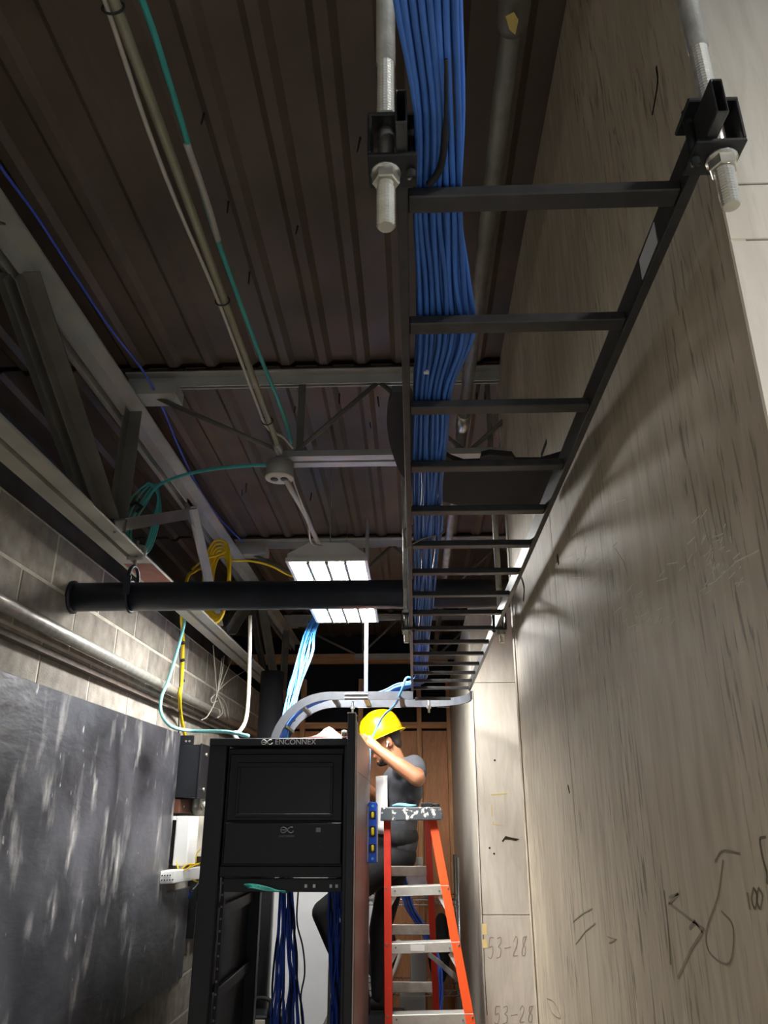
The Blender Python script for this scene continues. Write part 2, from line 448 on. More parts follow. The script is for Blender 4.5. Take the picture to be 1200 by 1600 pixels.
# writing and marks on the plywood: pencil strokes, chalk scratches, holes
GL = {'5': [[(.8, 1), (.2, 1), (.15, .55), (.6, .6), (.75, .3), (.5, 0), (.05, .08)]],
      '3': [[(.1, .95), (.6, 1), (.65, .72), (.3, .55), (.7, .42), (.65, .08), (.1, 0)]],
      '-': [[(0, .45), (1.0, .5)]],
      '2': [[(.1, .75), (.4, 1), (.7, .8), (.5, .45), (.1, .08), (.8, .05)]],
      '8': [[(.75, .95), (.3, .9), (.3, .6), (.7, .4), (.6, .05), (.2, .1), (.3, .45), (.8, .98)]],
      '0': [[(.45, 1), (.15, .6), (.2, .1), (.5, 0), (.75, .4), (.65, .9), (.45, 1)]],
      '1': [[(.4, 1), (.35, 0)]]}
def hand(parent, body, o, ax, ay, h, w, nrm, lw=.004, mat='pencil'):
    mb = MB(); o, ax, ay = V(o), V(ax), V(ay); x = 0
    for ch in body:
        for st in GL[ch]:
            ribbon(mb, cr([o + ax * (x + a * w * .8) + ay * (b * h) for a, b in st], 4), lw, nrm)
        x += w
    return mb.build('handwriting', mat, parent)
FY = (0, -1, 0); FX = (-1, 0, 0)
hand(wa, '53-28', P(762, 1498, Y=YF - .0005), (1, 0, .06), (.10, 0, 1), .095, .043, FY, .003)
hand(wa, '53-28', P(772, 1600, Y=YF - .0005), (1, 0, .04), (.1, 0, 1), .075, .042, FY, .0028)
mb = MB()
ribbon(mb, [P(768, 1242, Y=YF), P(792, 1240, Y=YF)], .006, FY); ribbon(mb, [P(768, 1258, Y=YF), P(769, 1276, Y=YF)], .004, FY)
ribbon(mb, [P(771, 1284, Y=YF), P(771, 1288, Y=YF), P(786, 1290, Y=YF)], .004, FY); mb.build('yellow_mark', 'mark_yellow', wa)
mb = MB(); ribbon(mb, [P(757, 1446, Y=YF), P(757, 1458, Y=YF)], .024, FY, .001); ribbon(mb, [P(757, 1470, Y=YF), P(758, 1479, Y=YF)], .024, FY, .001); mb.build('masking_tape', 'tape', wa)
MB().prism([P(a, b, Y=YF) for a, b in ((784, 1314), (790, 1306), (796, 1308), (812, 1311), (806, 1314), (797, 1312), (789, 1312), (786, 1316))], (0, -.001, 0)).build('burn_mark', 'burn', wa)
mb = MB()
for a, b in ((765, 1325), (772, 1334), (773, 1188)): mb.cyl(P(a, b, Y=YF + .002), P(a, b, Y=YF) + V((0, -.001, 0)), .006, 8)
mb.build('nail_hole', 'burn', wa)
mb = MB()
pts = [P(733, 1080, Y=YF)] + [P(733 + (y - 1080) * .0545 + random.uniform(-.7, .7), y, Y=YF) for y in range(1100, 1600, 18)]
for a in pts: a.x = max(a.x, .352)
ribbon(mb, pts, .0035, FY); mb.build('crack', 'burn', wa)
mb = MB()   # big pencil letters on the near sheet
def onr(pts): return [P(a, b, X=XR) for a, b in pts]
ribbon(mb, onr([(1046, 1402), (1060, 1397), (1046, 1412), (1078, 1436), (1100, 1452)]), .00330, FX)
ribbon(mb, onr([(1038, 1392), (1044, 1450), (1048, 1506)]), .00220, FX)
ribbon(mb, onr([(1060, 1527), (1080, 1484), (1098, 1456), (1086, 1440), (1078, 1450)]), .00385, FX)
ribbon(mb, cr(onr([(1118, 1346), (1130, 1330), (1156, 1334)]), 5), .00275, FX)
ribbon(mb, cr(onr([(1130, 1345), (1122, 1400), (1104, 1455), (1110, 1490), (1140, 1505), (1146, 1450), (1128, 1424)]), 5), .00220, FX)
ribbon(mb, cr(onr([(896, 1440), (910, 1428), (925, 1420)]), 4), .00220, FX); ribbon(mb, onr([(900, 1475), (915, 1455), (930, 1443)]), .00220, FX)
ribbon(mb, onr([(950, 1463), (963, 1468), (952, 1473)]), .00165, FX)
mb.build('pencil_scribble', 'pencil', wr)
mb = MB()
ribbon(mb, onr([(1168, 1396), (1172, 1420)]), .00275, FX)
for x0 in (1178, 1186): ribbon(mb, cr(onr([(x0, 1388), (x0 - 3, 1405), (x0 + 2, 1420), (x0 + 6, 1400), (x0, 1388)]), 4), .00220, FX)
ribbon(mb, cr(onr([(1196, 1308), (1188, 1312), (1192, 1340), (1199, 1365), (1199, 1380)]), 4), .00275, FX)
ribbon(mb, cr(onr([(855, 1560), (866, 1566), (876, 1590), (864, 1584), (857, 1568)]), 4), .00275, FX)
mb.build('handwriting', 'pencil', wr)
mb = MB()
for cx, cy, nn, sp in ((1110, 870, 42, 26), (1000, 965, 34, 24), (930, 870, 16, 34), (1140, 905, 10, 30)):
    for _ in range(nn):
        a, b = cx + random.gauss(0, sp), cy + random.gauss(0, sp); an = random.choice((2.2, 2.5, 1.9)) + random.gauss(0, .35); L = random.uniform(6, 26)
        ribbon(mb, onr([(a, b), (a + L * math.cos(an) * -.7, b - L * math.sin(an) * .7)]), .0012, FX, .0005)
ribbon(mb, onr([(962, 858), (975, 880), (984, 915), (990, 935)]), .002, FX, .0005); ribbon(mb, onr([(1110, 875), (1117, 905)]), .002, FX, .0005)
ribbon(mb, onr([(1118, 908), (1150, 878), (1186, 860)]), .0015, FX, .0005)
mb.build('scratches', 'chalk', wr)
for pts, w in (([(815, 903), (819, 918), (818, 938)], .014), ([(871, 868), (873, 880)], .010), ([(888, 1228), (890, 1238)], .006), ([(1026, 105), (1028, 130), (1020, 178)], .004), ([(854, 690), (846, 712)], .014)):
    MBo = ribbon(MB(), cr(onr(pts), 4), w, FX, .001); MBo.build('hole', 'burn', wr)

# ------------------------------------------------------------------ steel: joists, girder
def joist(Y, label):
    t = thing('bar_joist', label, 'steel joist', (0, Y, 3.0), 'open web joists carrying the roof deck')
    xl, xr = -1.13, 1.7
    for s in (-1, 1):
        MB().angle((xl, Y + s * .008, 3.368), (xr, Y + s * .008, 3.368), (0, s, 0), (0, 0, -1), .045, .006).build('top_chord', 'steel_grey', t)
        MB().angle((-.50, Y + s * .008, 2.985), (xr, Y + s * .008, 2.985), (0, s, 0), (0, 0, 1), .042, .006).build('bottom_chord', 'steel_grey', t)
    MB().box((xl - .06, Y - .05, 3.27), (-.92, Y + .05, 3.322)).build('bearing_seat', 'steel_grey', t)
    nodes = [(-1.02, 3.285), (-.46, 3.01), (-.12, 3.335), (.22, 3.01), (.56, 3.335), (.90, 3.01), (1.24, 3.335), (1.58, 3.01)]
    for a, b in zip(nodes, nodes[1:]):
        MB().tube([(a[0], Y, a[1]), (b[0], Y, b[1])], .010, 8).build('web_rod', 'steel_dark', t, True)
    MB().angle((-.44, Y, 3.01), (-.44, Y, 3.36), (1, 0, 0), (0, 1, 0), .028, .005).build('web_post', 'steel_dark', t)
    return t
joist(JY[0], 'steel bar joist nearest the camera, above the round outlet box')
joist(JY[1], 'steel bar joist directly behind the glowing ceiling light')
joist(JY[2], 'farthest steel bar joist in the dark by the back wall')
gx = -1.148
g = thing('truss_girder', 'grey steel truss girder along the block wall', 'girder', (gx, 3, 2.7))
for s in (-1, 1):
    MB().angle((gx + s * .012, -3.5, 3.262), (gx + s * .012, 7.3, 3.262), (s, 0, 0), (0, 0, -1), .066, .008).build('top_chord', 'steel_grey', g)
    MB().angle((gx + s * .010, -3.5, 2.70), (gx + s * .010, 7.3, 2.70), (s, 0, 0), (0, 0, 1), .058, .008).build('bottom_chord', 'steel_grey', g)
for (y0, z0, y1, z1, m) in ((1.80, 3.21, 2.62, 2.75, 'steel_dark'), (3.62, 3.2, 4.35, 2.75, 'steel_grey'), (3.5, 3.2, 2.85, 2.75, None), (5.5, 3.2, 6.2, 2.75, 'steel_dark'), (5.3, 3.2, 4.6, 2.75, 'steel_dark'), (1.6, 3.2, .9, 2.75, 'steel_dark')):
    if m is None: continue
    for s in ((1,) if y0 == 3.62 else (-1, 1)):
        MB().angle((gx + s * .014, y0, z0), (gx + s * .014, y1, z1), (s, 0, 0), (0, -(z0 - z1), -(y1 - y0)), (.04 if y0 == 3.62 else .055), .006).build('web_diagonal', m, g)
for y in (2.70, 6.64):
    MB().angle((gx + .014, y, 2.72), (gx + .014, y, 3.24), (1, 0, 0), (0, -1, 0), .055, .006).build('web_post', 'steel_dark', g)
MB().box((gx + .012, 2.58, 2.72), (gx + .020, 2.80, 2.80)).build('gusset', 'primer', g)
MB().box((gx - .052, 3.02, 2.6985), (gx + .066, 3.50, 2.6995)).build('primer_patch', 'primer', g)
MB().box((gx + .012, 3.55, 3.12), (gx + .020, 3.75, 3.22)).build('gusset', 'steel_dark', g)
k0 = P(178, 812, X=-1.10); k1 = P(293, 795, X=-1.02)
tag(MB().angle(k0, k1, (0, .2, -1), (1, -.3, 0), .05, .006).build('knee_brace', 'steel_dark'), 'short dark angle iron the teal coil hangs on', 'steel angle')

# ------------------------------------------------------------------ pipes
t = thing('black_pipe', 'thick black pipe crossing the passage below the ceiling light', 'pipe', (-.2, 2.92, 2.53))
MB().cyl((-1.42, 2.92, 2.53), (1.88, 2.92, 2.53), .057, 28).build('pipe_run', 'black_pipe', t, True)
MB().lathe((-1.352, 2.92, 2.53), (-1.335, 2.92, 2.53), [(0, .066), (.7, .066), (1, .058)], 24).build('dark_hole_ring', 'black_pipe', t, True)  # dark ring standing in for the dark of the hole around the pipe
hx = P(207, 915, Y=2.92).x
h = thing('pipe_hanger', 'ring hanger clamped to the girder holding the black pipe', 'hanger', (hx, 2.92, 2.53))
MB().tube([(hx, 2.92 + .061 * math.cos(a), 2.53 + .061 * math.sin(a)) for a in [2 * PI * i / 28 for i in range(29)]], .006, 6).build('ring', 'black_pipe', h, True)
MB().box((hx - .014, 2.858, 2.522), (hx + .014, 2.862, 2.60)).build('strap', 'black_pipe', h)
MB().tube(cr([(hx, 2.86, 2.585), (hx - .005, 2.89, 2.635), (hx, 2.92, 2.655), (hx + .005, 2.95, 2.635), (hx, 2.98, 2.585)], 5), .008, 6).build('yoke', 'black_pipe', h, True)
MB().cyl((hx, 2.92, 2.65), (hx, 2.92, 2.715), .006, 10).build('rod', 'galv_dark', h, True)
c = MB(); c.tube(cr([(hx - .035, 2.92, 2.692), (hx + .02, 2.92, 2.69), (hx + .035, 2.92, 2.715), (hx + .02, 2.92, 2.738), (hx - .03, 2.92, 2.735)], 5), .009, 8)
c.cyl((hx, 2.92, 2.735), (hx, 2.92, 2.765), .006, 8); c.build('beam_clamp', 'galv', h, True)

zg = 2.345
t = thing('wall_conduit', 'grey galvanised pipe running along the block wall', 'pipe', (-1.29, 4, zg))
MB().cyl((-1.29, -2, zg), (-1.29, 7.4, zg), .026, 20).build('pipe_run', 'galv', t, True)
for y in (1.0, 4.0, 7.0): MB().lathe((-1.29, y - .035, zg), (-1.29, y + .035, zg), [(0, .026), (.1, .031), (.9, .031), (1, .026)], 20).build('coupling', 'galv', t, True)
for y in (2.1, 5.1): MB().tube([(-1.345, y, zg + .05)] + [(-1.29 + .03 * math.cos(a), y, zg + .03 * math.sin(a)) for a in [PI / 2 - PI * i / 8 for i in range(9)]] + [(-1.345, y, zg - .045)], .004, 6).build('pipe_strap', 'galv_dark', t, True)
t = thing('shadow_strip', 'brownish strip standing for the shadow just under the grey wall pipe', 'rail', (-1.33, 4, 2.25))  # pipe shadow with its brownish stripe, shaped as a thin angle
MB().angle((-1.349, -2, 2.262), (-1.349, 7.4, 2.262), (1, 0, 0), (0, 0, 1), .034, .006).build('strip_angle', 'shadow_brown', t)

t = thing('sprinkler_pipe', 'grey pipe under the deck beside the plywood wall', 'pipe', (.2, 3, 3.1))
zp = 3.12; xp = .205
MB().cyl((xp, 1.02, zp), (xp, 2.62, zp), .021, 18).build('pipe_run', 'galv_dark', t, True)
MB().lathe((xp, 2.55, zp), (xp, 2.66, zp), [(0, .021), (.05, .026), (.95, .026), (1, .024)], 18).build('coupling', 'zinc', t, True)
MB().cyl((xp, 2.66, zp), (xp, 7.3, zp), .021, 18).build('pipe_run', 'galv_dark', t, True)
MB().lathe((xp, .86, zp), (xp, 1.04, zp), [(0, .022), (.1, .036), (.45, .036), (.5, .03), (.9, .03), (1, .021)], 18).build('reducer', 'galv_dark', t, True)
MB().cyl((xp, -3, zp), (xp, .87, zp), .024, 18).build('pipe_run', 'galv_dark', t, True)
MB().prism([(xp - .018, .985, zp - .032), (xp - .004, .975, zp - .036), (xp + .006, .99, zp - .036), (xp + .004, 1.02, zp - .034), (xp - .008, 1.01, zp - .034)], (0, 0, -.0015)).build('yellow_tag', 'mark_yellow', t)

t = thing('steel_column', 'round dark steel column behind the server rack', 'column', (-1.02, 5.6, 0))
MB().cyl((-1.02, 5.6, 0), (-1.02, 5.6, 2.695), .085, 24).build('shaft', 'column', t, True)
MB().box((-1.14, 5.48, 0), (-.90, 5.72, .015)).build('base_plate', 'column', t)
# ------------------------------------------------------------------ ceiling light
def lamp(loc, mat, label):
    x, y, z = loc; t = thing('ceiling_light', label, 'ceiling light', loc, 'high bay ceiling lights in a row')
    L, W = 1.18, .36
    pr = [(-W / 2, .008), (W / 2, .008), (W / 2, .03), (.105, .085), (-.075, .092), (-W / 2, .035)]
    bevel(MB().prism([(x + a, y - L / 2, z + b) for a, b in pr], (0, L, 0)).build('housing', 'lamp_body', t), .004, 2)
    f = MB()
    f.box((x - W / 2 - .006, y - L / 2 - .008, z - .006), (x - W / 2 + .008, y + L / 2 + .008, z + .012)).box((x + W / 2 - .008, y - L / 2 - .008, z - .006), (x + W / 2 + .006, y + L / 2 + .008, z + .012))
    f.box((x - W / 2 + .008, y - L / 2 - .008, z - .006), (x + W / 2 - .008, y - L / 2 + .006, z + .012)).box((x - W / 2 + .008, y + L / 2 - .006, z - .006), (x + W / 2 - .008, y + L / 2 + .008, z + .012))
    f.build('frame', 'lamp_body', t)
    w = (W - .02) / 4
    for k in range(4):
        a = x - W / 2 + .01 + k * w
        MB().box((a + .008, y - L / 2 + .008, z - .002), (a + w - .008, y + L / 2 - .008, z + .004)).build('light_strip', mat, t)
    for k in range(1, 4):
        a = x - W / 2 + .01 + k * w
        MB().box((a - .0075, y - L / 2 + .007, z - .014), (a + .0075, y + L / 2 - .007, z + .005)).build('divider', 'steel_dark', t)
    for s in (-1, 1):
        MB().tube([(x, y + s * .45, z + .088), (x, y + s * .45, z + .30)], .003, 6).build('hanger_wire', 'galv', t, True)
        MB().tube(cr([(x - .03, y + s * .45, z + .088), (x, y + s * .45, z + .13), (x + .03, y + s * .45, z + .088)], 5), .003, 6).build('hook', 'galv', t, True)
    for s in (-1, 1): MB().tube([(x, y + s * .45, z + .30), (x, y + s * .45, ZD - .03)], .002, 6).build('hanger_wire', 'galv', t, True)
    return t
lamp((-.385, 3.90, 2.80), 'lamp_on', 'glowing four-strip ceiling light above the black pipe')
lamp((1.35, -1.0, 2.95), 'lamp_on_rear', 'glowing ceiling light behind the photographer, out of the picture')

# ------------------------------------------------------------------ conduit, outlet box and loose cables under the deck
ze = 2.99
e0 = P(183, 0, Z=ze); e1 = P(430, 690, Z=ze); xe = (e0.x + e1.x) / 2
t = thing('electrical_conduit', 'thin metal conduit under the deck running to the round outlet box', 'conduit', (xe, 1.5, ze))
MB().tube([(xe, -3, ze), (xe, 2.40, ze), (xe, 2.47, ze - .002), (xe, 2.54, ze - .012)], .0098, 12).build('conduit_run', 'emt', t, True)
for py in (18, 478, 665):
    p = P(0, py, Z=ze); MB().tube([(xe - .006 + .019 * math.cos(a), p.y, ze + .016 * math.sin(a)) for a in [2 * PI * i / 14 for i in range(15)]], .0022, 5).build('cable_tie', 'rubber', t, True)
MB().lathe((xe, 2.50, ze - .006), (xe, 2.56, ze - .014), [(0, .012), (.1, .016), (.9, .016), (1, .012)], 12).build('connector', 'galv', t, True)
cable('white_cable', [(xe - .012, y, ze) for y in (-.6, -.1, .3, .6)] + [(xe - .014, .85, ze - .002), (xe - .024, 1.10, ze - .006), (xe - .025, 1.32, ze - .006), (xe - .016, 1.66, ze - .004), (xe - .017, 2.2, ze - .006), (xe - .014, 2.38, ze - .002), (xe + .02, 2.50, ze + .022), (xe + .045, 2.58, ze + .015)], .0048, 'emt_white', 'thin white cable strapped to the ceiling conduit')
bx_ = P(437, 738, Y=2.62)
t = thing('outlet_box', 'round grey outlet box under the nearest joist', 'outlet box', tuple(bx_))
MB().lathe(bx_ + V((0, 0, -.022)), bx_ + V((0, 0, .04)), [(0, .05), (.06, .052), (1, .052)], 24).build('box_body', 'steel_grey', t, True)
MB().lathe(bx_ + V((0, 0, -.028)), bx_ + V((0, 0, -.021)), [(0, .046), (.3, .054), (1, .054)], 24).build('cover_plate', 'offwhite', t, True)
for s in (-1, 1):
    q = bx_ + V((s * .019, 0, -.029)); MB().ell(q, (.015, .019, .004), 12, 6).build('socket', 'black_plastic', t, True)
zt = 3.08
tp = [P(212, -40, Z=zt), P(222, 0, Z=zt), P(262, 120, Z=zt), P(300, 245, Z=zt), P(340, 375, Z=zt), P(400, 540, Z=zt), P(440, 640, Z=zt), P(456, 692, Z=zt)]
cable('teal_cable', [V((tp[1].x - .02, y, zt)) for y in (-1.5, -.8, -.2, .25, .6)] + tp[1:], .0068, 'teal', 'long teal cable hanging parallel to the ceiling conduit')
MB_ = MB().tube(cr([p + V((0, 0, 0)) for p in (P(292, 225, Z=zt - .004), P(312, 282, Z=zt - .004), P(328, 330, Z=zt - .004), P(341, 375, Z=zt - .004))], 5), .0082, 7).build('tape_wrap', 'emt_white', bpy.data.objects['teal_cable'], True)
# whip from box to lamp
w0 = bx_ + V((.02, 0, -.02)); w1 = V((-.42, 3.32, 2.875))
cable('flexible_conduit', [w0, w0 + V((.02, .08, -.03)), (-.445, 2.95, 2.90), (-.43, 3.18, 2.885), w1], .011, 'emt_white', 'pale flexible conduit from the round box to the ceiling light', 'conduit')
cable('lamp_cord', [bx_ + V((.045, 0, .0)), bx_ + V((.05, .1, -.03)), (-.425, 2.95, 2.86), (-.44, 3.2, 2.845), (-.39, 3.36, 2.885)], .004, 'emt_white', 'thin cord drooping beside the flexible conduit above the light')
# blue line along the girder
cable('blue_line', [(-1.07, y, 3.29) for y in (-.8, -.2, .35, .8, 1.15)] + [P(a, b, Z=3.29) for a, b in ((0, 260), (55, 335), (110, 420), (170, 510), (225, 582), (255, 640), (280, 700), (310, 762), (345, 812), (380, 848))], .0045, 'blue_line', 'single thin blue cable drooping under the deck beside the girder')
# teal run: box -> coil -> down the wall -> rack
cx, cy_, cz_ = P(222, 795, Y=3.02)
cable('teal_jumper', [bx_ + V((-.045, 0, .03)), P(395, 727, Y=2.66), P(340, 732, Y=2.75), P(292, 741, Y=2.85), P(250, 757, Y=2.95), P(225, 785, Y=3.0), P(205, 812, Y=3.03), P(193, 850, Y=3.05)], .0068, 'teal', 'teal cable arching from the round box to the hanging teal coil')
t = thing('teal_coil', 'coil of teal cable hanging from the dark knee brace', 'cable coil', (cx, cy_, cz_))
for k in range(4):
    yy = 2.97 + k * .03; wob = random.uniform(-7, 7)
    MB().tube(cr([P(232 + k * 4, 755 + wob * .5, Y=yy), P(206 + k * 8, 778 + k * 2, Y=yy), P(190 + k * 5, 826, Y=yy), P(194 + k * 6, 862 + wob, Y=yy + .02), P(222 + k * 4, 862 - wob, Y=yy + .05), P(240 + k * 3, 812, Y=yy + .05), P(247 + k, 775 + k * 3, Y=yy + .04), P(232 + k * 4, 755 + wob * .5, Y=yy)], 6), .0052, 6).build('loop', 'teal', t, True)
MB().tube([P(205, 790, Y=2.985), P(212, 785, Y=2.975), P(222, 792, Y=2.985), P(214, 800, Y=3.0)], .008, 6).build('tie', 'rubber', t, True)
cable('teal_drop', [P(222, 866, Y=3.06), P(260, 905, Y=3.3), P(285, 950, X=-1.22), P(288, 972, X=-1.22), P(276, 1020, X=-1.225), P(262, 1065, X=-1.235), P(252, 1090, X=-1.235), P(252, 1115, X=-1.22), P(268, 1135, X=-1.16), P(300, 1142, Y=4.0), P(350, 1143, Y=3.75), P(388, 1150, Y=3.62)], .0085, 'teal_pale', 'pale teal cable hanging down the wall to the rack top')
# yellow coil
ycx, ycy, ycz = P(342, 912, Y=4.18)
t = thing('yellow_coil', 'tall coil of yellow cable hung beside the girder', 'cable coil', (ycx, ycy, ycz - .25))
for k in range(6):
    a = .074 - .006 * k + random.uniform(-.003, .003); b = .245 - .013 * k + random.uniform(-.008, .008); yy = 4.12 + .018 * k
    pts = []
    for i in range(25):
        th = 2 * PI * i / 24
        x_, z_ = math.cos(th), math.sin(th)
        pts.append((ycx + a * math.copysign(abs(x_) ** .75, x_) + .02 * z_ * 0, yy + .006 * x_, ycz + b * math.copysign(abs(z_) ** .85, z_)))
    MB().tube(pts, .0075, 7).build('loop', 'yellow', t, True)
MB().tube([P(300, 890, Y=4.12), P(320, 872, Y=4.1), P(340, 868, Y=4.1), P(352, 862, Y=4.12)], .0072, 6).build('crossing_loop', 'yellow', t, True)
cable('yellow_lead', [P(362, 876, Y=4.2), P(395, 877, Y=4.3), P(425, 885, Y=4.45), P(448, 897, Y=4.6), P(475, 906, Y=4.8)], .007, 'yellow', 'yellow cable leaving the coil toward the ceiling light')
cable('yellow_tail', [P(318, 886, Y=4.15), P(303, 893, Y=4.2), P(292, 905, X=-1.21), P(284, 960, X=-1.23), P(286, 1000, X=-1.30), P(284, 1060, X=-1.262), P(281, 1090, X=-1.255), P(283, 1120, X=-1.31), P(289, 1150, Y=4.56)], .010, 'yellow', 'yellow cable running down the block wall into the black box')
for py in (1003, 1030, 1062): 
    p = P(285, py, X=-1.262); MB().cyl(p, p + V((.004, 0, -.012)), .0125, 8).build('tape_band', 'rubber', bpy.data.objects['yellow_tail'], True)
cable('thin_black_line', [P(281, 985, X=-1.34), P(281, 1060, X=-1.255), P(279, 1150, X=-1.34)], .003, 'rubber', 'thin black wire beside the yellow cable on the block wall', 'wire')
# grey tube that bends into the rack top
cable('bent_conduit', [P(391, 962, Y=4.35), P(390, 1030, Y=4.35), P(388, 1090, Y=4.35), P(384, 1125, Y=4.30), P(374, 1143, Y=4.2), P(366, 1147, Y=4.1), V((-.86, 4.02, 2.042))], .011, 'emt_white', 'pale upright conduit bending toward the back of the rack top', 'conduit')
# frayed wires on the wall
q = P(338, 1085, X=-1.27)
t = thing('frayed_wires', 'tangle of frayed bare wires tied to the wall pipe', 'wires', tuple(q))
for a in ([(333, 1008), (337, 1060), (338, 1090), (325, 1118), (315, 1125)], [(347, 1028), (343, 1060), (340, 1085)], [(362, 1030), (350, 1060), (340, 1082)], [(383, 1048), (360, 1062), (340, 1080)], [(338, 1085), (349, 1105), (352, 1122)], [(340, 1085), (352, 1098), (358, 1124)], [(350, 1025), (347, 1050), (341, 1080)], [(336, 1085), (330, 1092), (332, 1098), (340, 1095)], [(341, 1090), (348, 1112), (340, 1122)]):
    MB().tube(cr([P(u, v, X=-1.262) for u, v in a], 4), .0035, 5).build('strand', 'emt_white', t, True)

# ------------------------------------------------------------------ wall board and boxes
t = MB().prism([(XW + .004, y, z) for y, z in ((1.2, .87), (4.97, .87), (4.97, 1.335), (4.50, 1.335), (4.50, 2.158), (1.2, 2.158))], (.018, 0, 0)).build('backer_board', 'board')
tag(t, 'scuffed black painted plywood board on the block wall', 'board'); bevel(t, .002, 1)
def wbox(name, label, x0, x1, y0, y1, z0, z1, mat, cat, bev=.004):
    t = thing(name, label, cat, (XW, y0, z0)); bevel(MB().box((x0, y0, z0), (x1, y1, z1)).build('body', mat, t), bev, 2); return t
t = wbox('wall_enclosure', 'black metal electrical box on the block wall beside the rack', XW, -1.215, 4.52, 4.98, 1.815, 2.10, 'rack_black', 'electrical box')
bevel(MB().box((-1.215, 4.515, 1.81), (-1.205, 4.985, 2.105)).build('lid', 'rack_black', t), .002)
for z in (1.86, 2.05): MB().cyl((-1.206, 4.62, z), (-1.198, 4.62, z), .012, 10).build('screw', 'zinc', t, True)
MB().box((-1.348, 4.52, 2.10), (-1.26, 4.54, 2.15)).build('mounting_tab', 'rack_black', t)
for x in (-1.30, -1.28): MB().cyl((x, 4.515, 2.118), (x, 4.525, 2.118), .006, 8).build('bolt', 'zinc', t)
t = wbox('network_terminal', 'small white and black network box below the black enclosure', XW, -1.315, 4.53, 4.70, 1.48, 1.715, 'black_plastic', 'network box')
bevel(MB().box((-1.314, 4.515, 1.47), (-1.235, 4.70, 1.72)).build('white_cover', 'white', t), .006, 2)
MB().box((-1.348, 4.515, 1.70), (-1.314, 4.53, 1.72)).build('top_edge', 'white', t)
t = wbox('grey_junction_box', 'grey wall box squeezed between white network box and rack', XW, -1.22, 4.86, 5.2, 1.50, 1.72, 'offwhite', 'wall box')
MB().box((-1.2195, 4.90, 1.53), (-1.214, 5.16, 1.69)).build('cover', 'offwhite', t)
t = wbox('mounting_board', 'small brown board under the black electrical box', XW, XW + .045, 4.53, 4.80, 1.735, 1.81, 'brown_board', 'board')
MB().cyl((XW + .046, 4.60, 1.77), (XW + .05, 4.60, 1.77), .006, 8).build('screw', 'zinc', t)
t = thing('conduit_fitting', 'grey conduit elbow with white pipe under the black box', 'pipe fitting', (-1.27, 4.75, 1.74))
MB().tube(cr([(-1.28, 4.76, 1.815), (-1.28, 4.76, 1.78), (-1.285, 4.80, 1.755), (-1.29, 4.86, 1.75)], 5), .028, 12).build('elbow', 'galv', t, True)
MB().tube(cr([(-1.235, 4.70, 1.815), (-1.215, 4.74, 1.77), (-1.19, 4.80, 1.70), (-1.185, 4.85, 1.62)], 6), .012, 10).build('white_pipe', 'pvc', t, True)
t = thing('patch_bracket', 'white perforated bracket with yellow patch cords on the black board', 'bracket', (-1.32, 4.4, 1.39))
bevel(MB().prism([(-1.326, 4.36, 1.392), (-1.265, 4.40, 1.392), (-1.235, 4.55, 1.392), (-1.19, 4.86, 1.392), (-1.22, 4.87, 1.392), (-1.25, 4.60, 1.392), (-1.326, 4.47, 1.392)], (0, 0, .062)).build('channel', 'white', t), .004, 2)
for i in range(9):
    MB().box((-1.318 + (i % 5) * .012, 4.3555 + (i % 5) * .0065, 1.408 + (i // 5) * .022), (-1.313 + (i % 5) * .012, 4.368 + (i % 5) * .0065, 1.414 + (i // 5) * .022)).build('hole', 'black_plastic', t)
for i, pts in enumerate(([(276, 1346), (281, 1362), (296, 1356), (310, 1350)], [(283, 1358), (295, 1350), (312, 1352)], [(300, 1374), (309, 1378), (316, 1374)], [(306, 1350), (307, 1335), (314, 1326)], [(285, 1364), (300, 1352), (318, 1348)], [(311, 1378), (306, 1385), (301, 1390)])):
    cable('yellow_patch_cord', [P(a, b, Y=4.50 + i * .012) for a, b in pts], .0035, 'yellow' if i < 5 else 'white', 'thin yellow patch cord looping over the white bracket' if i < 5 else 'short white patch lead with blue plug below the bracket', 'cord', 'patch cords at the white bracket' if i < 5 else None, 6, 5)
p = P(299, 1394, Y=4.55); tag(MB().capsule(p, p + V((-.012, 0, -.03)), .007, .005, 8).build('fiber_plug', 'level_blue', None, True), 'tiny blue connector dangling below the white bracket', 'connector')
t = wbox('power_strip', 'tall black power strip mounted below the white bracket', XW, -1.29, 5.0, 5.06, 1.06, 1.37, 'black_plastic', 'power strip')
bevel(MB().box((-1.29, 4.995, 1.26), (-1.21, 5.2, 1.34)).build('plug_head', 'black_plastic', t), .003)
t = wbox('small_white_box', 'small off-white wall box with pink light low by the rack', XW, -1.27, 5.10, 5.3, 1.09, 1.24, 'offwhite', 'wall box')
MB().box((-1.318, 5.096, 1.175), (-1.295, 5.10, 1.20)).build('indicator', 'pink_led', t)

# ------------------------------------------------------------------ cable tray
XL0, XL1 = -.010, .002      # left rail
XR0, XR1 = .295, .307       # right rail
ZT = 2.34
t = thing('ladder_tray', 'long black ladder cable tray overhead', 'cable tray', (.15, 2.3, ZT))
def hollow(x0, x1, y0, y1, z0, z1, w=.002):
    mb = MB(); o = [(x0, z0), (x1, z0), (x1, z1), (x0, z1)]; i = [(x0 + w, z0 + w), (x1 - w, z0 + w), (x1 - w, z1 - w), (x0 + w, z1 - w)]
    vv = [(a, y0, b) for a, b in o] + [(a, y0, b) for a, b in i] + [(a, y1, b) for a, b in o] + [(a, y1, b) for a, b in i]
    ff = []
    for k in range(4):
        n_ = (k + 1) % 4
        ff += [(k, n_, 4 + n_, 4 + k), (8 + k, 12 + k, 12 + n_, 8 + n_), (k, 8 + k, 8 + n_, n_), (4 + k, 4 + n_, 12 + n_, 12 + k)]
    return mb.add(vv, ff)
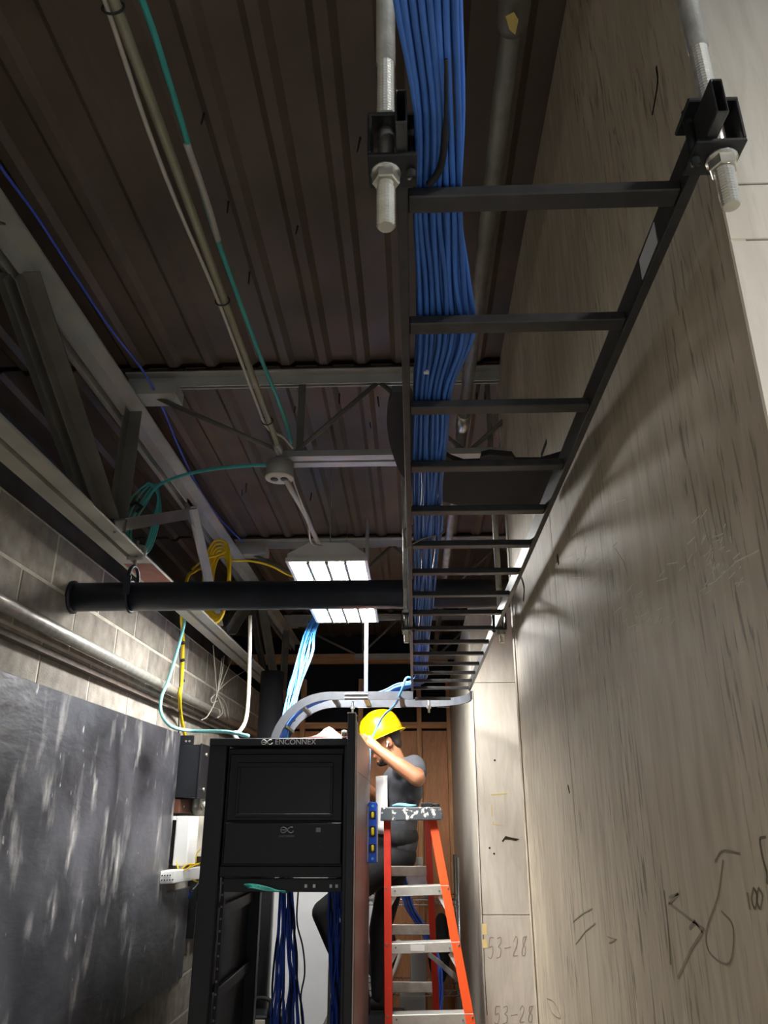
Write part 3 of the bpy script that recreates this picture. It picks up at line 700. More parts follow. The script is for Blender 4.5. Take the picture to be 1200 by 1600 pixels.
for x0, x1 in ((XL0, XL1), (XR0, XR1)):
    bevel(hollow(x0, x1, .548, 4.17, ZT, ZT + .044).build('side_rail', 'tray', t), .001, 1)
ry = .662
k = 0
while ry < 4.2:
    rr = MB().box((XL1, ry - .013, ZT + .004), (XR0, ry + .013, ZT + .018)).build('rung', 'tray', t); bevel(rr, .0015, 1)
    ry += .2315; k += 1
q0 = P(1008, 415, X=XR0 - .0006); q1 = P(1037, 345, X=XR0 - .0006)
MB().prism([(XR0, .735, ZT + .008), (XR0, .80, ZT + .006), (XR0, .80, ZT + .036), (XR0, .735, ZT + .038)], (-.0008, 0, 0)).build('sticker', 'logo', t)

def rodset(x, y, z0, ztop, side, label):
    t = thing('threaded_rod', label, 'hanger rod', (x, y, z0), 'threaded rods hanging the cable tray')
    n = 14; pr = []
    for i in range(n):
        a = i / n; pr += [(a, .0085), (a + .5 / n, .0098)]
    pr = [(0, .0078)] + [(u * .98 + .01, r) for u, r in pr] + [(1, .0085)]
    MB().lathe((x, y, z0), (x, y, z0 + .05), pr, 16).build('rod_end', 'zinc', t)
    MB().cyl((x, y, z0 + .05), (x, y, ZT + .07), .0085, 14).build('rod', 'zinc', t, True)
    n2 = 20; pr = []
    for i in range(n2): pr += [(i / n2, .0088), ((i + .5) / n2, .0100)]
    MB().lathe((x, y, ZT + .07), (x, y, ZT + .15), pr + [(1, .009)], 14).build('rod_thread', 'zinc', t)
    MB().cyl((x, y, ZT + .15), (x, y, ztop), .0108, 14).build('sleeve', 'galv', t, True)
    for z in (ZT - .021, ZT + .056):
        MB().lathe((x, y, z), (x, y, z + .013), [(0, .0128), (.1, .0142), (.9, .0142), (1, .0128)], 6).build('hex_nut', 'zinc', t)
    MB().cyl((x, y, ZT - .008), (x, y, ZT - .005), .0155, 16).build('washer', 'zinc', t, True)
    c = MB(); s = side       # U bracket gripping the rail
    xi = x - s * .032; xo = x + s * .018
    c.box((xi, y - .022, ZT - .005), (xo, y + .022, ZT)).box((xi, y - .022, ZT + .050), (xo, y + .022, ZT + .055)).box((xo - .004 * (s > 0), y - .022, ZT), (xo + .004 * (s < 0), y + .022, ZT + .05))
    bevel(c.build('clamp_bracket', 'black_plastic', t), .0012, 1)
    MB().cyl((xi + s * .006, y, ZT - .012), (xi + s * .006, y, ZT + .06), .005, 8).build('clamp_bolt', 'black_plastic', t, True)
    return t
rodset(-.0205, .605, ZT - .076, ZD - .03, -1, 'threaded rod hanging the tray at its near left corner')
rodset(.3175, .600, ZT - .066, ZD - .03, 1, 'threaded rod hanging the tray at its near right corner')
rodset(-.0205, 2.70, ZT - .05, ZD - .03, -1, 'sleeved rod on the left rail halfway down the tray')
rodset(.3175, 2.715, ZT - .05, ZD - .03, 1, 'sleeved rod on the right rail by the plywood wall end')

# cross tray with drop bend down to the rack
zc = 2.29
t = thing('tray_elbow', 'grey curved cable tray elbow dropping to the rack', 'cable tray', (-.3, 4.25, zc))
def rail_path(y, x_start, arc):
    pts = []
    if arc:
        cxx, cyy, rr = .05, 4.17, .255
        pts += [(cxx + rr, cyy - .06, zc)] + [(cxx + rr * math.cos(a), cyy + rr * math.sin(a), zc) for a in [PI / 2 * i / 8 for i in range(9)]]
    else: pts += [(x_start, y, zc)]
    pts += [(x, y, zc) for x in (-.05, -.2, -.33, -.44)]
    r = .27
    pts += [(-.44 - r * math.sin(a), y, zc - r + r * math.cos(a)) for a in [PI / 2 * i / 10 for i in range(1, 11)]]
    return pts
def rail_mesh(pts, w=.012, hh=.042):
    mb = MB(); vv = []
    pts = [V(p) for p in pts]
    for i, p in enumerate(pts):
        tg = (pts[min(i + 1, len(pts) - 1)] - pts[max(i - 1, 0)]).normalized()
        if abs(tg.z) > .02 or p.x < -.40: side = V((0, 1, 0)); n_ = side.cross(tg).normalized(); n_ = n_ if n_.z > 0 or n_.x < 0 else -n_
        else: n_ = V((0, 0, 1)); side = tg.cross(n_).normalized()
        if side.y < 0: side = -side
        if abs(tg.y) > .5 and abs(side.x) > .3 and side.x < 0 and p.x > .05: pass
        vv += [p - side * w / 2, p + side * w / 2, p + side * w / 2 + n_ * hh, p - side * w / 2 + n_ * hh]
    ff = [(0, 3, 2, 1)]
    for i in range(len(pts) - 1):
        for k in range(4): a = i * 4 + k; b = i * 4 + (k + 1) % 4; ff.append((a, b, b + 4, a + 4))
    m = (len(pts) - 1) * 4; ff.append((m, m + 1, m + 2, m + 3))
    return mb.add(vv, ff)
rail_mesh(rail_path(4.12, .0, False)).build('side_rail', 'tray_grey', t)
rail_mesh(rail_path(4.425, .0, True)).build('side_rail', 'tray_grey', t)
for x in (-.06, -.25, -.42): MB().box((x - .013, 4.126, zc + .004), (x + .013, 4.419, zc + .018)).build('rung', 'tray', t)
for a in (.55, 1.05, 1.45):
    x = -.44 - .275 * math.sin(a); z = zc - .27 + .275 * math.cos(a)
    MB().box((x - .012, 4.126, z - .006), (x + .012, 4.419, z + .008)).build('rung', 'tray', t)
MB().box((.01, 4.16, zc + .004), (.20, 4.186, zc + .018)).build('rung', 'tray', t)
for x in (-.28, -.10, .17): MB().box((x - .035, 4.42, zc - .002), (x + .035, 4.4335, zc + .0)).build('splice_plate', 'grey_unit', t)
for x in (-.33, .085):
    MB().cyl((x, 4.27, zc - .05), (x, 4.27, zc + .012), .006, 10).build('bolt', 'zinc', t, True)
    MB().lathe((x, 4.27, zc - .028), (x, 4.27, zc - .012), [(0, .012), (1, .012)], 6).build('hex_nut', 'zinc', t)
MB().box((-.36, 4.105, zc + .006), (-.24, 4.113, zc + .012)).build('splice_bar', 'galv_dark', t)
MB().box((-.36, 4.105, zc + .026), (-.24, 4.113, zc + .032)).build('splice_bar', 'galv_dark', t)
rx = P(572, 1050, Y=4.27).x
tag(MB().cyl((rx, 4.27, zc + .03), (rx, 4.27, ZD - .03), .011, 12).build('hanger_rod', 'white', None, True), 'white rod hanging the tray elbow behind the ceiling light', 'hanger rod')

# black bent sheet lying across the tray
out = [P(a, b, Z=2.44) for a, b in ((613, 612), (606, 640), (605, 670), (612, 705), (625, 738), (646, 762), (672, 777), (710, 788), (755, 794), (850, 792), (868, 742))]
inn = [P(a, b, Z=2.44) for a, b in ((880, 712), (845, 722), (806, 722), (800, 713), (765, 710), (752, 713), (750, 724), (725, 725), (705, 718), (690, 708), (672, 680), (655, 640), (640, 612))]
pp = [V((min(p.x, .352), p.y, p.z)) for p in cr(out, 3) + inn]
tag(MB().prism(pp, (0, 0, .012)).build('black_sheet', 'black_sheet'), 'bent black sheet lying over the cables across the tray', 'sheet')

# blue cables on the tray
NC = 24
slots = []
for k in range(NC):
    row = k // 8; col = k % 8
    slots.append((.011 + col * .0076 + (row % 2) * .0035, ZT + .0245 + row * .0075))
for k, (sxx, szz) in enumerate(slots):
    pts = []
    wig = lambda s=.004: random.uniform(-s, s)
    xo = sxx - .035
    pts.append((xo * 1.0 + .004, -1.2, szz + .12)); pts.append((xo + .006, .15, szz + .03)); pts.append((xo + .012, .40, szz + .008))
    spread = 1.0
    for y in (.56, .70, .82, .95, 1.10, 1.28, 1.5, 1.75, 2.0, 2.3, 2.6, 2.9, 3.2, 3.5, 3.75):
        bulge = .022 * math.exp(-((y - .93) / .12) ** 2) * (sxx / .06) - .012 * math.exp(-((y - .60) / .10) ** 2) * (sxx / .06)
        x = .006 + (sxx - .006) * (1 if y > .5 else 1) + bulge
        if y > 1.3: x += wig(.005) + .004 * math.sin(y * 3 + k)
        else: x += wig(.0028)
        x = max(.0065, x)
        pts.append((x, y, max(ZT + .0235, szz + (wig(.003) if y > 1.3 else wig(.0018)))))
    x1 = sxx
    pts += [(x1, 3.95, szz), (x1 - .02, 4.10 + .03 * random.random(), szz + .006), (x1 - .10, 4.16 + sxx, szz - .002), (-.2, 4.17 + sxx * 1.6, zc + .030 + .008 * (k // 8)), (-.42, 4.17 + sxx * 1.6, zc + .030 + .008 * (k // 8)), (-.60, 4.18 + sxx * 1.6, zc - .035 + .008 * (k // 8)), (-.69 - .006 * (k // 8), 4.18 + sxx * 1.6, zc - .15), (-.70 - .006 * (k // 8), 4.18 + sxx * 1.6, 2.06)]
    cable('network_cable', pts, .0034, 'blue', 'blue network cable in the bundle along the left side of the ladder tray', 'cable', 'blue cables lying in the ladder tray', 6, 5)
t_ = P(666, 583, Z=ZT + .02); tag(MB().box(t_ - V((.004, .004, 0)), t_ + V((.004, .004, .004))).build('cable_tag', 'white'), 'tiny white tag on the blue cable bundle', 'tag')
tie = thing('cable_tie', 'dark tie round tray rail and cables near the black sheet', 'cable tie', (.02, 1.80, ZT))
MB().tube(cr([(-.014, 1.80, ZT - .004), (.03, 1.79, ZT + .018 - .001), (.078, 1.79, ZT + .03), (.075, 1.8, ZT + .055), (.03, 1.81, ZT + .062), (-.014, 1.80, ZT + .048), (-.0145, 1.80, ZT + .01), (-.014, 1.80, ZT - .004)], 4), .0022, 6).build('loop', 'galv_dark', tie, True)
tag(MB().tube(cr([(.038, .50, ZT + .020), (.040, .58, ZT + .019), (.036, .625, ZT + .018), (.024, .642, ZT + .013)], 4), [.002] * 4 + [.004] * 9, 6).build('black_strap', 'rubber', None, True), 'black strap tail among the blue cables at the tray end', 'strap')
# light blue bundle dropping from the deck to the elbow
for k in range(14):
    a = (k % 5 - 2) * .013; b = (k // 5 - 1) * .014
    off = V((a, b, 0)); j = lambda s: V((random.uniform(-s, s), random.uniform(-s, s), 0))
    pts = [V((-.50, 4.68, 3.30)) + off, V((-.53, 4.68, 3.02)) + off * .9, P(486, 985, Y=4.62) + off * 1.2 + j(.012), P(476, 1020, Y=4.50) + off * 1.5 + j(.015), P(463, 1070, Y=4.40) + off * 1.2 + j(.012), P(452, 1115, Y=4.33) + off + j(.008), P(446, 1140, Y=4.30) + off * .6, V((-.70, 4.30, 1.98)) + off * .5]
    cable('drop_cable', pts, .0042, 'blue_light', 'pale blue cable in the bundle dropping behind the light to the rack top', 'cable', 'pale blue cables dropping to the rack', 6, 6)
p = P(450, 1128, Y=4.31); tag(MB().tube([p + V((.04 * math.cos(x), .04 * math.sin(x), .01 * math.cos(x))) for x in [2 * PI * i / 16 for i in range(17)]], .003, 5).build('bundle_tie', 'rubber', None, True), 'dark tie round the pale blue cable bundle above the rack', 'cable tie')
cable('loose_blue_cable', [(.02, 4.06, ZT + .035), (-.03, 4.04, ZT + .05), P(627, 1080, Y=4.05), P(618, 1100, Y=4.3), P(600, 1118, Y=4.75), P(590, 1135, Y=4.88), P(580, 1160, Y=4.82), P(577, 1200, Y=4.75), P(576, 1250, Y=4.7)], .0062, 'blue_light', 'single light blue cable looping from the tray in front of the yellow helmet')

# ------------------------------------------------------------------ server rack
rl, rr_ = -.885, -.283; yf, yb, zt_ = 3.44, 4.56, 2.035
R = thing('server_rack', 'black open-front server rack', 'server rack', (-.58, 4.0, 0))
def rb(name, a, b, mat='rack_black', par=None, bv=.003):
    o = MB().box(a, b).build(name, mat, par or R)
    if bv: bevel(o, bv, 1)
    return o
rb('front_post', (rl, yf, .03), (rl + .075, yf + .06, zt_ - .03)); rb('front_post', (rr_ - .016, yf, .03), (rr_, yf + .06, zt_ - .03))
rb('rear_post', (rl, yb - .06, .03), (rl + .06, yb, zt_ - .03)); rb('rear_post', (rr_ - .04, yb - .06, .03), (rr_, yb, zt_ - .03))
rb('top_header', (rl, yf - .004, zt_ - .032), (rr_, yf + .06, zt_)); rb('rear_header', (rl, yb - .06, zt_ - .03), (rr_, yb, zt_))
rb('top_panel', (rl, yf + .06, zt_ - .012), (rr_, yb - .06, zt_))
rb('base_frame', (rl, yf, .0), (rr_, yb, .03))
rb('side_panel', (rl, yf + .06, .03), (rl + .004, yb - .06, zt_ - .03), 'rack_black', None, 0)
for z in (.98, 1.30): rb('side_brace', (rl + .005, yf + .07, z), (rl + .03, yb - .07, z + .05))
# the side facing the passage
rb('side_panel', (rr_ + .028, yf + .05, .03), (rr_ + .034, yb, 2.075), 'rack_side', None, .002)
rb('side_panel_frame', (rr_ + .001, yf + .06, .03), (rr_ + .028, yb, 2.05))
rb('seam', (rr_ + .034, yf + .05, 1.90), (rr_ + .0346, yb, 1.903), 'rack_black', None, 0)
for x in (rl + .078, rr_ - .014):
    ml = rb('mounting_rail', (x, yf + .075, .05), (x + .012, yf + .11, zt_ - .05))
    for i in range(30):
        z = .30 + i * .0445
        MB().box((x + .002, yf + .0742, z), (x + .010, yf + .0756, z + .008)).build('rail_hole', 'logo_dim', ml)
text_mesh('brand_lettering', 'ENCONNEX', .032, ((-.656 - .441) / 2 + .038, yf - .0052, 2.0172), 'logo', R, (1.0, 0, 0), (0, 0, 1))
def logo(cx_, cz_, w, y, mat, par, nm):
    mb = MB(); pts = []
    for i in range(33):
        a = PI * .12 + 2 * PI * .93 * i / 32
        d = 1 + math.sin(a) ** 2; pts.append((cx_ + w * math.cos(a) / d, y, cz_ + w * 1.15 * math.sin(a) * math.cos(a) / d))
    mb.tube(pts, w * .085, 6); mb.tube([(cx_ - w * .95, y, cz_), (cx_ - w * .15, y, cz_)], w * .075, 6)
    return mb.build(nm, mat, par, True)
logo(-.634, 2.0172, .024, yf - .0055, 'logo', R, 'brand_emblem')
# vertical cable duct to the right of the front
t = thing('cable_duct', 'tall narrow black cable duct at the right front of the rack', 'cable duct', (-.27, yf, 0))
rb('duct_body', (-.281, yf - .07, 0), (-.248, yf + .045, 2.13), 'rack_black', t, .003)
rb('edge_trim', (-.2478, yf - .05, 0), (-.244, yf - .04, 2.11), 'aluminium', t, 0)
rb('duct_cover', (-.2478, yf - .03, 0), (-.242, yf + .04, 2.10), 'rack_side', t, .001)
rb('top_cap', (-.282, yf - .072, 2.13), (-.247, yf + .047, 2.134), 'aluminium', t, 0)
MB().cyl((-.30, yf - .005, 2.04), (-.30, yf - .005, 2.065), .012, 10).build('bolt_head', 'zinc', t, True)
# big appliance
x0, x1 = rl + .077, rr_ - .018
U = thing('rack_appliance', 'large black power unit filling the top of the rack', 'rack unit', (-.56, yf + .02, 1.49))
rb('chassis', (x0, yf + .03, 1.485), (x1, yf + .85, 1.995), 'ups', U, .004)
rb('upper_bezel', (x0 + .012, yf + .018, 1.70), (x1 - .004, yf + .03, 1.97), 'ups', U, .004)
fr = [(-.757, 1.715, -.345, 1.73), (-.757, 1.915, -.345, 1.935), (-.757, 1.73, -.745, 1.915), (-.357, 1.73, -.345, 1.915)]
for a in fr: rb('window_frame', (a[0], yf + .010, a[1]), (a[2], yf + .018, a[3]), 'ups', U, .002)
rb('dark_window', (-.745, yf + .016, 1.73), (-.357, yf + .0185, 1.915), 'ups_dark', U, 0)
rb('lower_bezel', (x0 + .012, yf + .012, 1.535), (x1 - .004, yf + .03, 1.695), 'ups', U, .004)
rb('base_bezel', (x0, yf + .018, 1.487), (x1, yf + .03, 1.528), 'ups', U, .003)
logo(-.533, 1.666, .027, yf + .0115, 'logo_dim', U, 'brand_emblem')
text_mesh('brand_lettering', 'ENCONNEX', .0115, (-.533, yf + .0115, 1.642), 'logo_dim', U)
rb('status_display', (-.412, yf + .010, 1.658), (-.393, yf + .0125, 1.675), 'logo_dim', U, 0)
for i in range(4): rb('status_key', (-.410 + .012 * (i % 2), yf + .0105, 1.60 + .02 * (i // 2)), (-.404 + .012 * (i % 2), yf + .0125, 1.606 + .02 * (i // 2)), 'rack_black', U, 0)
PPn = thing('patch_bay', 'thin black patch bay below the big power unit', 'patch bay', (-.56, yf + .02, 1.432))
rb('panel', (x0 + .02, yf + .02, 1.432), (x1, yf + .06, 1.482), 'ups', PPn, .002)
for i in range(12): rb('port', (-.70 + .034 * i, yf + .0185, 1.448), (-.684 + .034 * i, yf + .0205, 1.462), 'ups_dark', PPn, 0)
for i in (7, 8, 10, 10.7): rb('plug', (-.69 + .034 * i, yf + .012, 1.449), (-.68 + .034 * i, yf + .019, 1.461), 'logo', PPn, 0)
for k in range(4):
    cable('teal_patch_lead', [(-.70 + .006 * k, yf + .012, 1.460 - .004 * k), (-.66, yf - .005 - .003 * k, 1.462 - .004 * k), (-.60, yf - .01, 1.452 - .004 * k), (-.555 + .006 * k, yf + .01, 1.436), (-.54 + .005 * k, yf + .07, 1.425)], .0026, 'teal', 'teal patch lead drooping at the front of the thin patch bay', 'cord', 'teal patch leads', 6, 5)
# hanging cables in the rack
def hang(px0, py0, px1, n, Y, grp, label, sp, mat='blue_deep'):
    for k in range(n):
        u = (k + .5) / n; pts = []
        xa = px0 + (px1 - px0) * u + random.uniform(-2, 2)
        for i, py in enumerate((py0 - 30, py0, 1440, 1490, 1540, 1585, 1640, 1700)):
            drift = sp * (u - .5) * max(0, i - 1) * 1.4
            pts.append(P(xa + drift + random.uniform(-3, 3) * (i > 1), py, Y=Y + random.uniform(-.03, .03)))
        cable('rack_cable', pts, .0052, mat if k % 6 else 'navy', label, 'cable', grp, 5, 5)
hang(436, 1395, 458, 20, 4.25, 'dark blue cables in the middle of the rack', 'dark blue cable hanging in the bundle in the middle of the rack opening', 5)
hang(513, 1395, 535, 16, 4.30, 'dark blue cables at the right of the rack', 'dark blue cable hanging in the bundle at the right of the rack opening', -2)
cable('black_power_cord', [P(466, 1390, Y=4.2), P(464, 1440, Y=4.2), P(473, 1480, Y=4.18), P(476, 1520, Y=4.18), P(470, 1560, Y=4.18), P(474, 1620, Y=4.18)], .004, 'rubber', 'single black cord bowing right of the middle rack cables')
tag(MB().box((-.455, 4.52, .5), (-.442, 4.55, 1.33)).build('vertical_strip', 'galv_dark'), 'thin perforated metal strip behind the right rack cables', 'strip')
# cloth on the rack top
mb = MB(); n = 12
vv = []; ff = []
for i in range(n + 1):
    for j in range(n + 1):
        u, v = i / n, j / n
        x = -.47 + .20 * u; y = 3.52 + .2 * v
        z = zt_ + .006 + .045 * math.exp(-((u - .40) / .18) ** 2) * math.sin(PI * v) + .014 * math.sin(PI * u) * math.sin(PI * v) + .004 * math.sin(9 * u + 4 * v)
        vv.append((x, y, z))
for i in range(n):
    for j in range(n): a = i * (n + 1) + j; ff.append((a, a + n + 1, a + n + 2, a + 1))
o = mb.add(vv, ff).build('pink_cloth', 'paper_pink', None, True); tag(o, 'crumpled pale pink cloth on top of the server rack', 'cloth')
m_ = o.modifiers.new('s', 'SOLIDIFY'); m_.thickness = .004; m_.offset = 1
# behind the rack
t = thing('white_board', 'big white upright board seen through the rack', 'board', (-.7, 6.15, 0))
MB().box((-1.02, 6.14, .02), (-.30, 6.17, 1.75)).build('sheet', 'white_panel', t)
MB().box((-1.08, 6.13, .0), (-1.02, 6.18, 1.80)).build('edge_post', 'galv', t)
t = thing('tool_case', 'black and grey tool case behind the rack', 'tool case', (-.93, 5.45, 0))
bevel(MB().box((-1.10, 5.30, 0), (-.80, 5.5, .62)).build('case', 'black_plastic', t), .02, 3)
MB().tube(cr([(-.98, 5.3, .62), (-.98, 5.3, .70), (-.88, 5.3, .70), (-.88, 5.3, .62)], 4), .012, 8).build('handle', 'rubber', t, True)
bevel(MB().box((-.97, 5.285, .50), (-.90, 5.30, .60)).build('label_plate', 'offwhite', t), .003)

# ------------------------------------------------------------------ step ladder
L = thing('step_ladder', 'red and orange fibreglass step ladder', 'ladder', (.03, 4.6, 0))
bevel(MB().prism([(-.185, 4.42, 1.695), (.145, 4.42, 1.70), (.152, 4.42, 1.715), (.14, 4.42, 1.765), (-.18, 4.42, 1.765)], (0, .26, 0)).build('top_cap', 'cap', L), .006, 2)
def chan(p0, p1, wx, dy, mat, name, web_side):
    """C channel: web facing x, flanges along y"""
    p0, p1 = V(p0), V(p1); w, d, t = wx, dy, .006
    s = web_side
    poly = [(0, 0), (w, 0), (w, t), (t, t), (t, d - t), (w, d - t), (w, d), (0, d)]
    o = MB().profile(p0, p1, (s, 0, 0), (0, 1, 0), poly).build(name, mat, L); return o
FT, FB = 4.47, 4.18         # front rails: y at top and at the floor
def fx(z, s):
    u = (1.70 - z) / .9
    return (-.168 + .012 * u) if s < 0 else (.118 + .158 * u)
def fy(z): return FT + (FB - FT) * (1.70 - z) / 1.70
chan((fx(0, -1), fy(0), 0), (fx(1.70, -1), FT, 1.70), .036, .075, 'red_fiberglass', 'front_rail', 1)
chan((fx(0, 1), fy(0), 0), (fx(1.70, 1), FT, 1.70), .044, .09, 'orange_fiberglass', 'front_rail', -1)
def rx_(z, s):
    u = (1.70 - z) / .9
    return (-.170 - .022 * u) if s < 0 else (.088 + .035 * u)
def ryy(z): return 4.64 + .50 * (1.70 - z) / .9
chan((rx_(0, -1), ryy(0), 0), (rx_(1.70, -1), 4.60, 1.70), .026, .06, 'red_fiberglass', 'rear_rail', 1)
chan((rx_(0, 1), ryy(0), 0), (rx_(1.70, 1), 4.60, 1.70), .036, .06, 'red_fiberglass', 'rear_rail', -1)
for z in (1.36, 1.108, .812, .50, .20):
    xa, xb, y = fx(z, -1) + .006, fx(z, 1) - .006, fy(z)
    st = bevel(MB().prism([(xa, y + .004, z - .028), (xb, y + .004, z - .016), (xb, y + .004, z + .028), (xa, y + .004, z + .016)], (0, .004, 0)).build('step', 'aluminium', L), .001, 1)
    MB().prism([(xa, y + .008, z + .014), (xb, y + .008, z + .026), (xb, y + .085, z + .026), (xa, y + .085, z + .014)], (0, 0, .003)).build('step_tread', 'aluminium', L)
    for x in (xa + .05, xb - .05): MB().cyl((x, y + .0005, z), (x, y + .004, z), .005, 8).build('rivet', 'galv_dark', L)
    for s in (-1, 1):
        xx = fx(z, s); MB().cyl((xx + .003 * s + .012 * -s, y - .002, z + .012), (xx + .012 * -s, y + .002, z + .012), .006, 8).build('rivet', 'zinc', L)
for z in (1.36, 1.108):
    y = fy(z)
    for s in (-1, 1):
        xx = fx(z, s); MB().bar((xx - s * .055, y + .02, z - .025), (xx - s * .012, y + .02, z - .095), .020, .004, (0, 1, 0)).build('step_brace', 'white', L)
y = fy(1.105); MB().box((-.03, y + .0025, 1.095), (.04, y + .004, 1.12)).build('step_label', 'white', L)
for z in (1.43, 1.115, .80, .48):
    xa, xb, y = rx_(z, -1) + .004, rx_(z, 1) - .004, ryy(z)
    bevel(MB().box((xa, y, z - .026), (xb, y + .025, z + .026)).build('rear_bar', 'aluminium_old', L), .002, 1)
a = V((rx_(.98, 1) - .05, ryy(.98) + .0, .985)); b = V((fx(.96, 1) - .03, fy(.96) + .04, .962))
MB().bar(a, (a + b) / 2 + V((0, 0, .004)), .004, .028).build('spreader', 'aluminium_old', L); MB().bar((a + b) / 2, b, .004, .030).build('spreader', 'aluminium_old', L)
MB().box(b - V((.004, .012, .035)), b + V((.004, .012, .035))).build('spreader_bracket', 'tape', L)
for s in (-1, 1):
    for f, yy in ((fx, fy), (rx_, ryy)): bevel(MB().box((f(0, s) - .035, yy(0) - .01, 0), (f(0, s) + .035, yy(0) + .09, .03)).build('foot', 'rubber', L), .004)
# things on the ladder cap, level
zcap = 1.766
mb = MB(); vv = []; ff = []
for i in range(9):
    for j in range(5):
        u, v = i / 8, j / 4; vv.append((-.12 + .13 * u, 4.45 + .08 * v, zcap + .004 + .010 * math.sin(PI * u) * math.sin(PI * v) + .003 * math.sin(7 * u)))
for i in range(8):
    for j in range(4): a = i * 5 + j; ff.append((a, a + 5, a + 6, a + 1))
o = mb.add(vv, ff).build('cyan_rag', 'cyan_cloth', None, True); m_ = o.modifiers.new('s', 'SOLIDIFY'); m_.thickness = .006; m_.offset = 1; tag(o, 'light cyan rag lying on the ladder cap', 'rag')
t = thing('black_tool', 'small black tool lying on the ladder cap', 'tool', (.06, 4.5, zcap))
bevel(MB().box((.035, 4.46, zcap), (.10, 4.52, zcap + .022)).build('tool_head', 'black_plastic', t), .004); MB().tube([(.10, 4.49, zcap + .011), (.135, 4.50, zcap + .009)], .008, 8).build('tool_grip', 'rubber', t, True)
lv = thing('spirit_level', 'blue torpedo level with yellow vials beside the ladder', 'level', (-.225, 4.36, 1.49))
lx0, lx1 = -.2485, -.195
bevel(MB().prism([(lx0, 4.35, 1.495), (lx1, 4.35, 1.495), (lx1, 4.35, 1.775), (lx1 - .008, 4.35, 1.79), (lx0 + .008, 4.35, 1.79), (lx0, 4.35, 1.775)], (0, .022, 0)).build('body', 'level_blue', lv), .002)
for x in (lx0 - .0005, lx1 - .0045): MB().box((x, 4.348, 1.50), (x + .005, 4.374, 1.77)).build('edge_strip', 'galv', lv)
for z, hz_ in ((1.725, .013), (1.645, .020), (1.565, .013)):
    rec = MB().box((-.238, 4.3485, z - hz_ - .006), (-.205, 4.3505, z + hz_ + .006)).build('vial_recess', 'navy', lv)
    MB().capsule((-.2215, 4.3465, z - hz_ * .6), (-.2215, 4.3465, z + hz_ * .6), .008, .008, 10).build('vial', 'vial', rec, True)
for z in (1.77, 1.515): MB().cyl((-.2215, 4.348, z), (-.2215, 4.351, z), .007, 10).build('hang_hole', 'blue_light', lv)

# ------------------------------------------------------------------ worker
YP = 5.10
W = thing('person', 'worker in yellow hard hat and grey shirt reaching behind the rack', 'person', (-.2, YP, .66))
def pw(x, y, Y=YP): return P(x, y, Y=Y)
hc = pw(600, 1158)
tilt = Matrix.Rotation(math.radians(-22), 3, 'Y')     # head bent forward (toward -x)
def hp(a, b, c_): return hc + tilt @ V((a, b, c_))
S = MB()
S.ell(hp(.01, 0, .02), (.098, .078, .112), 16, 12, tilt)
S.ell(hp(-.035, 0, -.045), (.062, .060, .078), 14, 10, tilt)
S.capsule(hp(-.065, 0, -.105), hp(-.02, 0, -.095), .028, .045)
S.capsule(hp(-.098, 0, .005), hp(-.112, 0, -.03), .010, .015)      # nose
S.capsule(hp(-.092, -.02, -.068), hp(-.092, .02, -.068), .010, .010)  # lips
S.capsule(hp(-.088, -.04, .02), hp(-.092, .04, .02), .012, .012)   # brow
nb = pw(628, 1212)
S.capsule(hp(.025, 0, -.06), nb, .056, .064)
# left arm (toward the camera)
sh = V((.0, YP - .17, 2.0)); el = P(652, 1216, Y=YP - .36); wrp = P(592, 1172, Y=YP - .30)
S.capsule(sh, el, .056, .047); S.capsule(el, el * .55 + wrp * .45, .048, .046); S.capsule(el * .55 + wrp * .45, wrp, .045, .029)
pd = (wrp - el).normalized(); palm = wrp + pd * .05
S.capsule(wrp, palm + pd * .02, .027, .030); S.capsule(wrp + V((0, 0, .012)), palm + pd * .025 + V((0, -.005, .028)), .022, .020); S.capsule(wrp + V((0, 0, -.012)), palm + pd * .02 + V((0, .01, -.022)), .020, .018)
fb = palm + pd * .03
for i, (dz, Ln) in enumerate(((.030, .070), (.010, .078), (-.010, .072), (-.028, .056))):
    a = fb + V((0, 0, dz)); b = a + pd * Ln * .55 + V((0, .012, -.004)); c_ = b + pd * Ln * .35 + V((0, .035, -.018))
    S.capsule(a, b, .0095, .0088, 8); S.capsule(b, c_, .0088, .0075, 8)
S.capsule(wrp + pd * .015 + V((0, .02, .01)), wrp + pd * .055 + V((0, .05, .018)), .013, .010, 8); S.capsule(wrp + pd * .055 + V((0, .05, .018)), wrp + pd * .09 + V((0, .06, .008)), .010, .008, 8)
# right arm reaching to the rack
sh2 = V((-.05, YP + .17, 2.0)); el2 = V((-.25, YP + .16, 1.83)); wr2 = V((-.42, YP - .1, 1.98))
S.capsule(sh2, el2, .055, .045); S.capsule(el2, wr2, .044, .029)
for dz, Ln in ((.028, .07), (.01, .08), (-.01, .075), (-.028, .06)):
    S.capsule(wr2 + V((-.03, -.03, dz * .7)), wr2 + V((-.06 - Ln * .2, -.05 - Ln * .7, dz)), .010, .008, 8)
S.capsule(wr2, wr2 + V((-.045, -.05, 0)), .028, .032); S.capsule(wr2 + V((-.01, -.02, .02)), wr2 + V((-.01, -.075, .05)), .012, .009, 8)
body = blob(S, 'body', 'skin', W, .0055, 4)
body['label'] = 'bare skin of face, neck, arms and hands'
ear = MB(); ec = hp(.028, -.080, -.02)
ear.ell(ec, (.020, .010, .034), 12, 8, tilt); ear.ell(ec + V((-.002, -.006, -.002)), (.011, .006, .022), 10, 6, tilt); ear.build('ear', 'skin', W, True)
eb = MB(); eb.ell(ec + V((-.006, -.015, -.006)), (.009, .007, .009), 10, 6); eb.capsule(ec + V((-.007, -.016, -.008)), ec + V((-.012, -.016, -.034)), .0042, .0036, 8); eb.build('earbud', 'white', W, True)
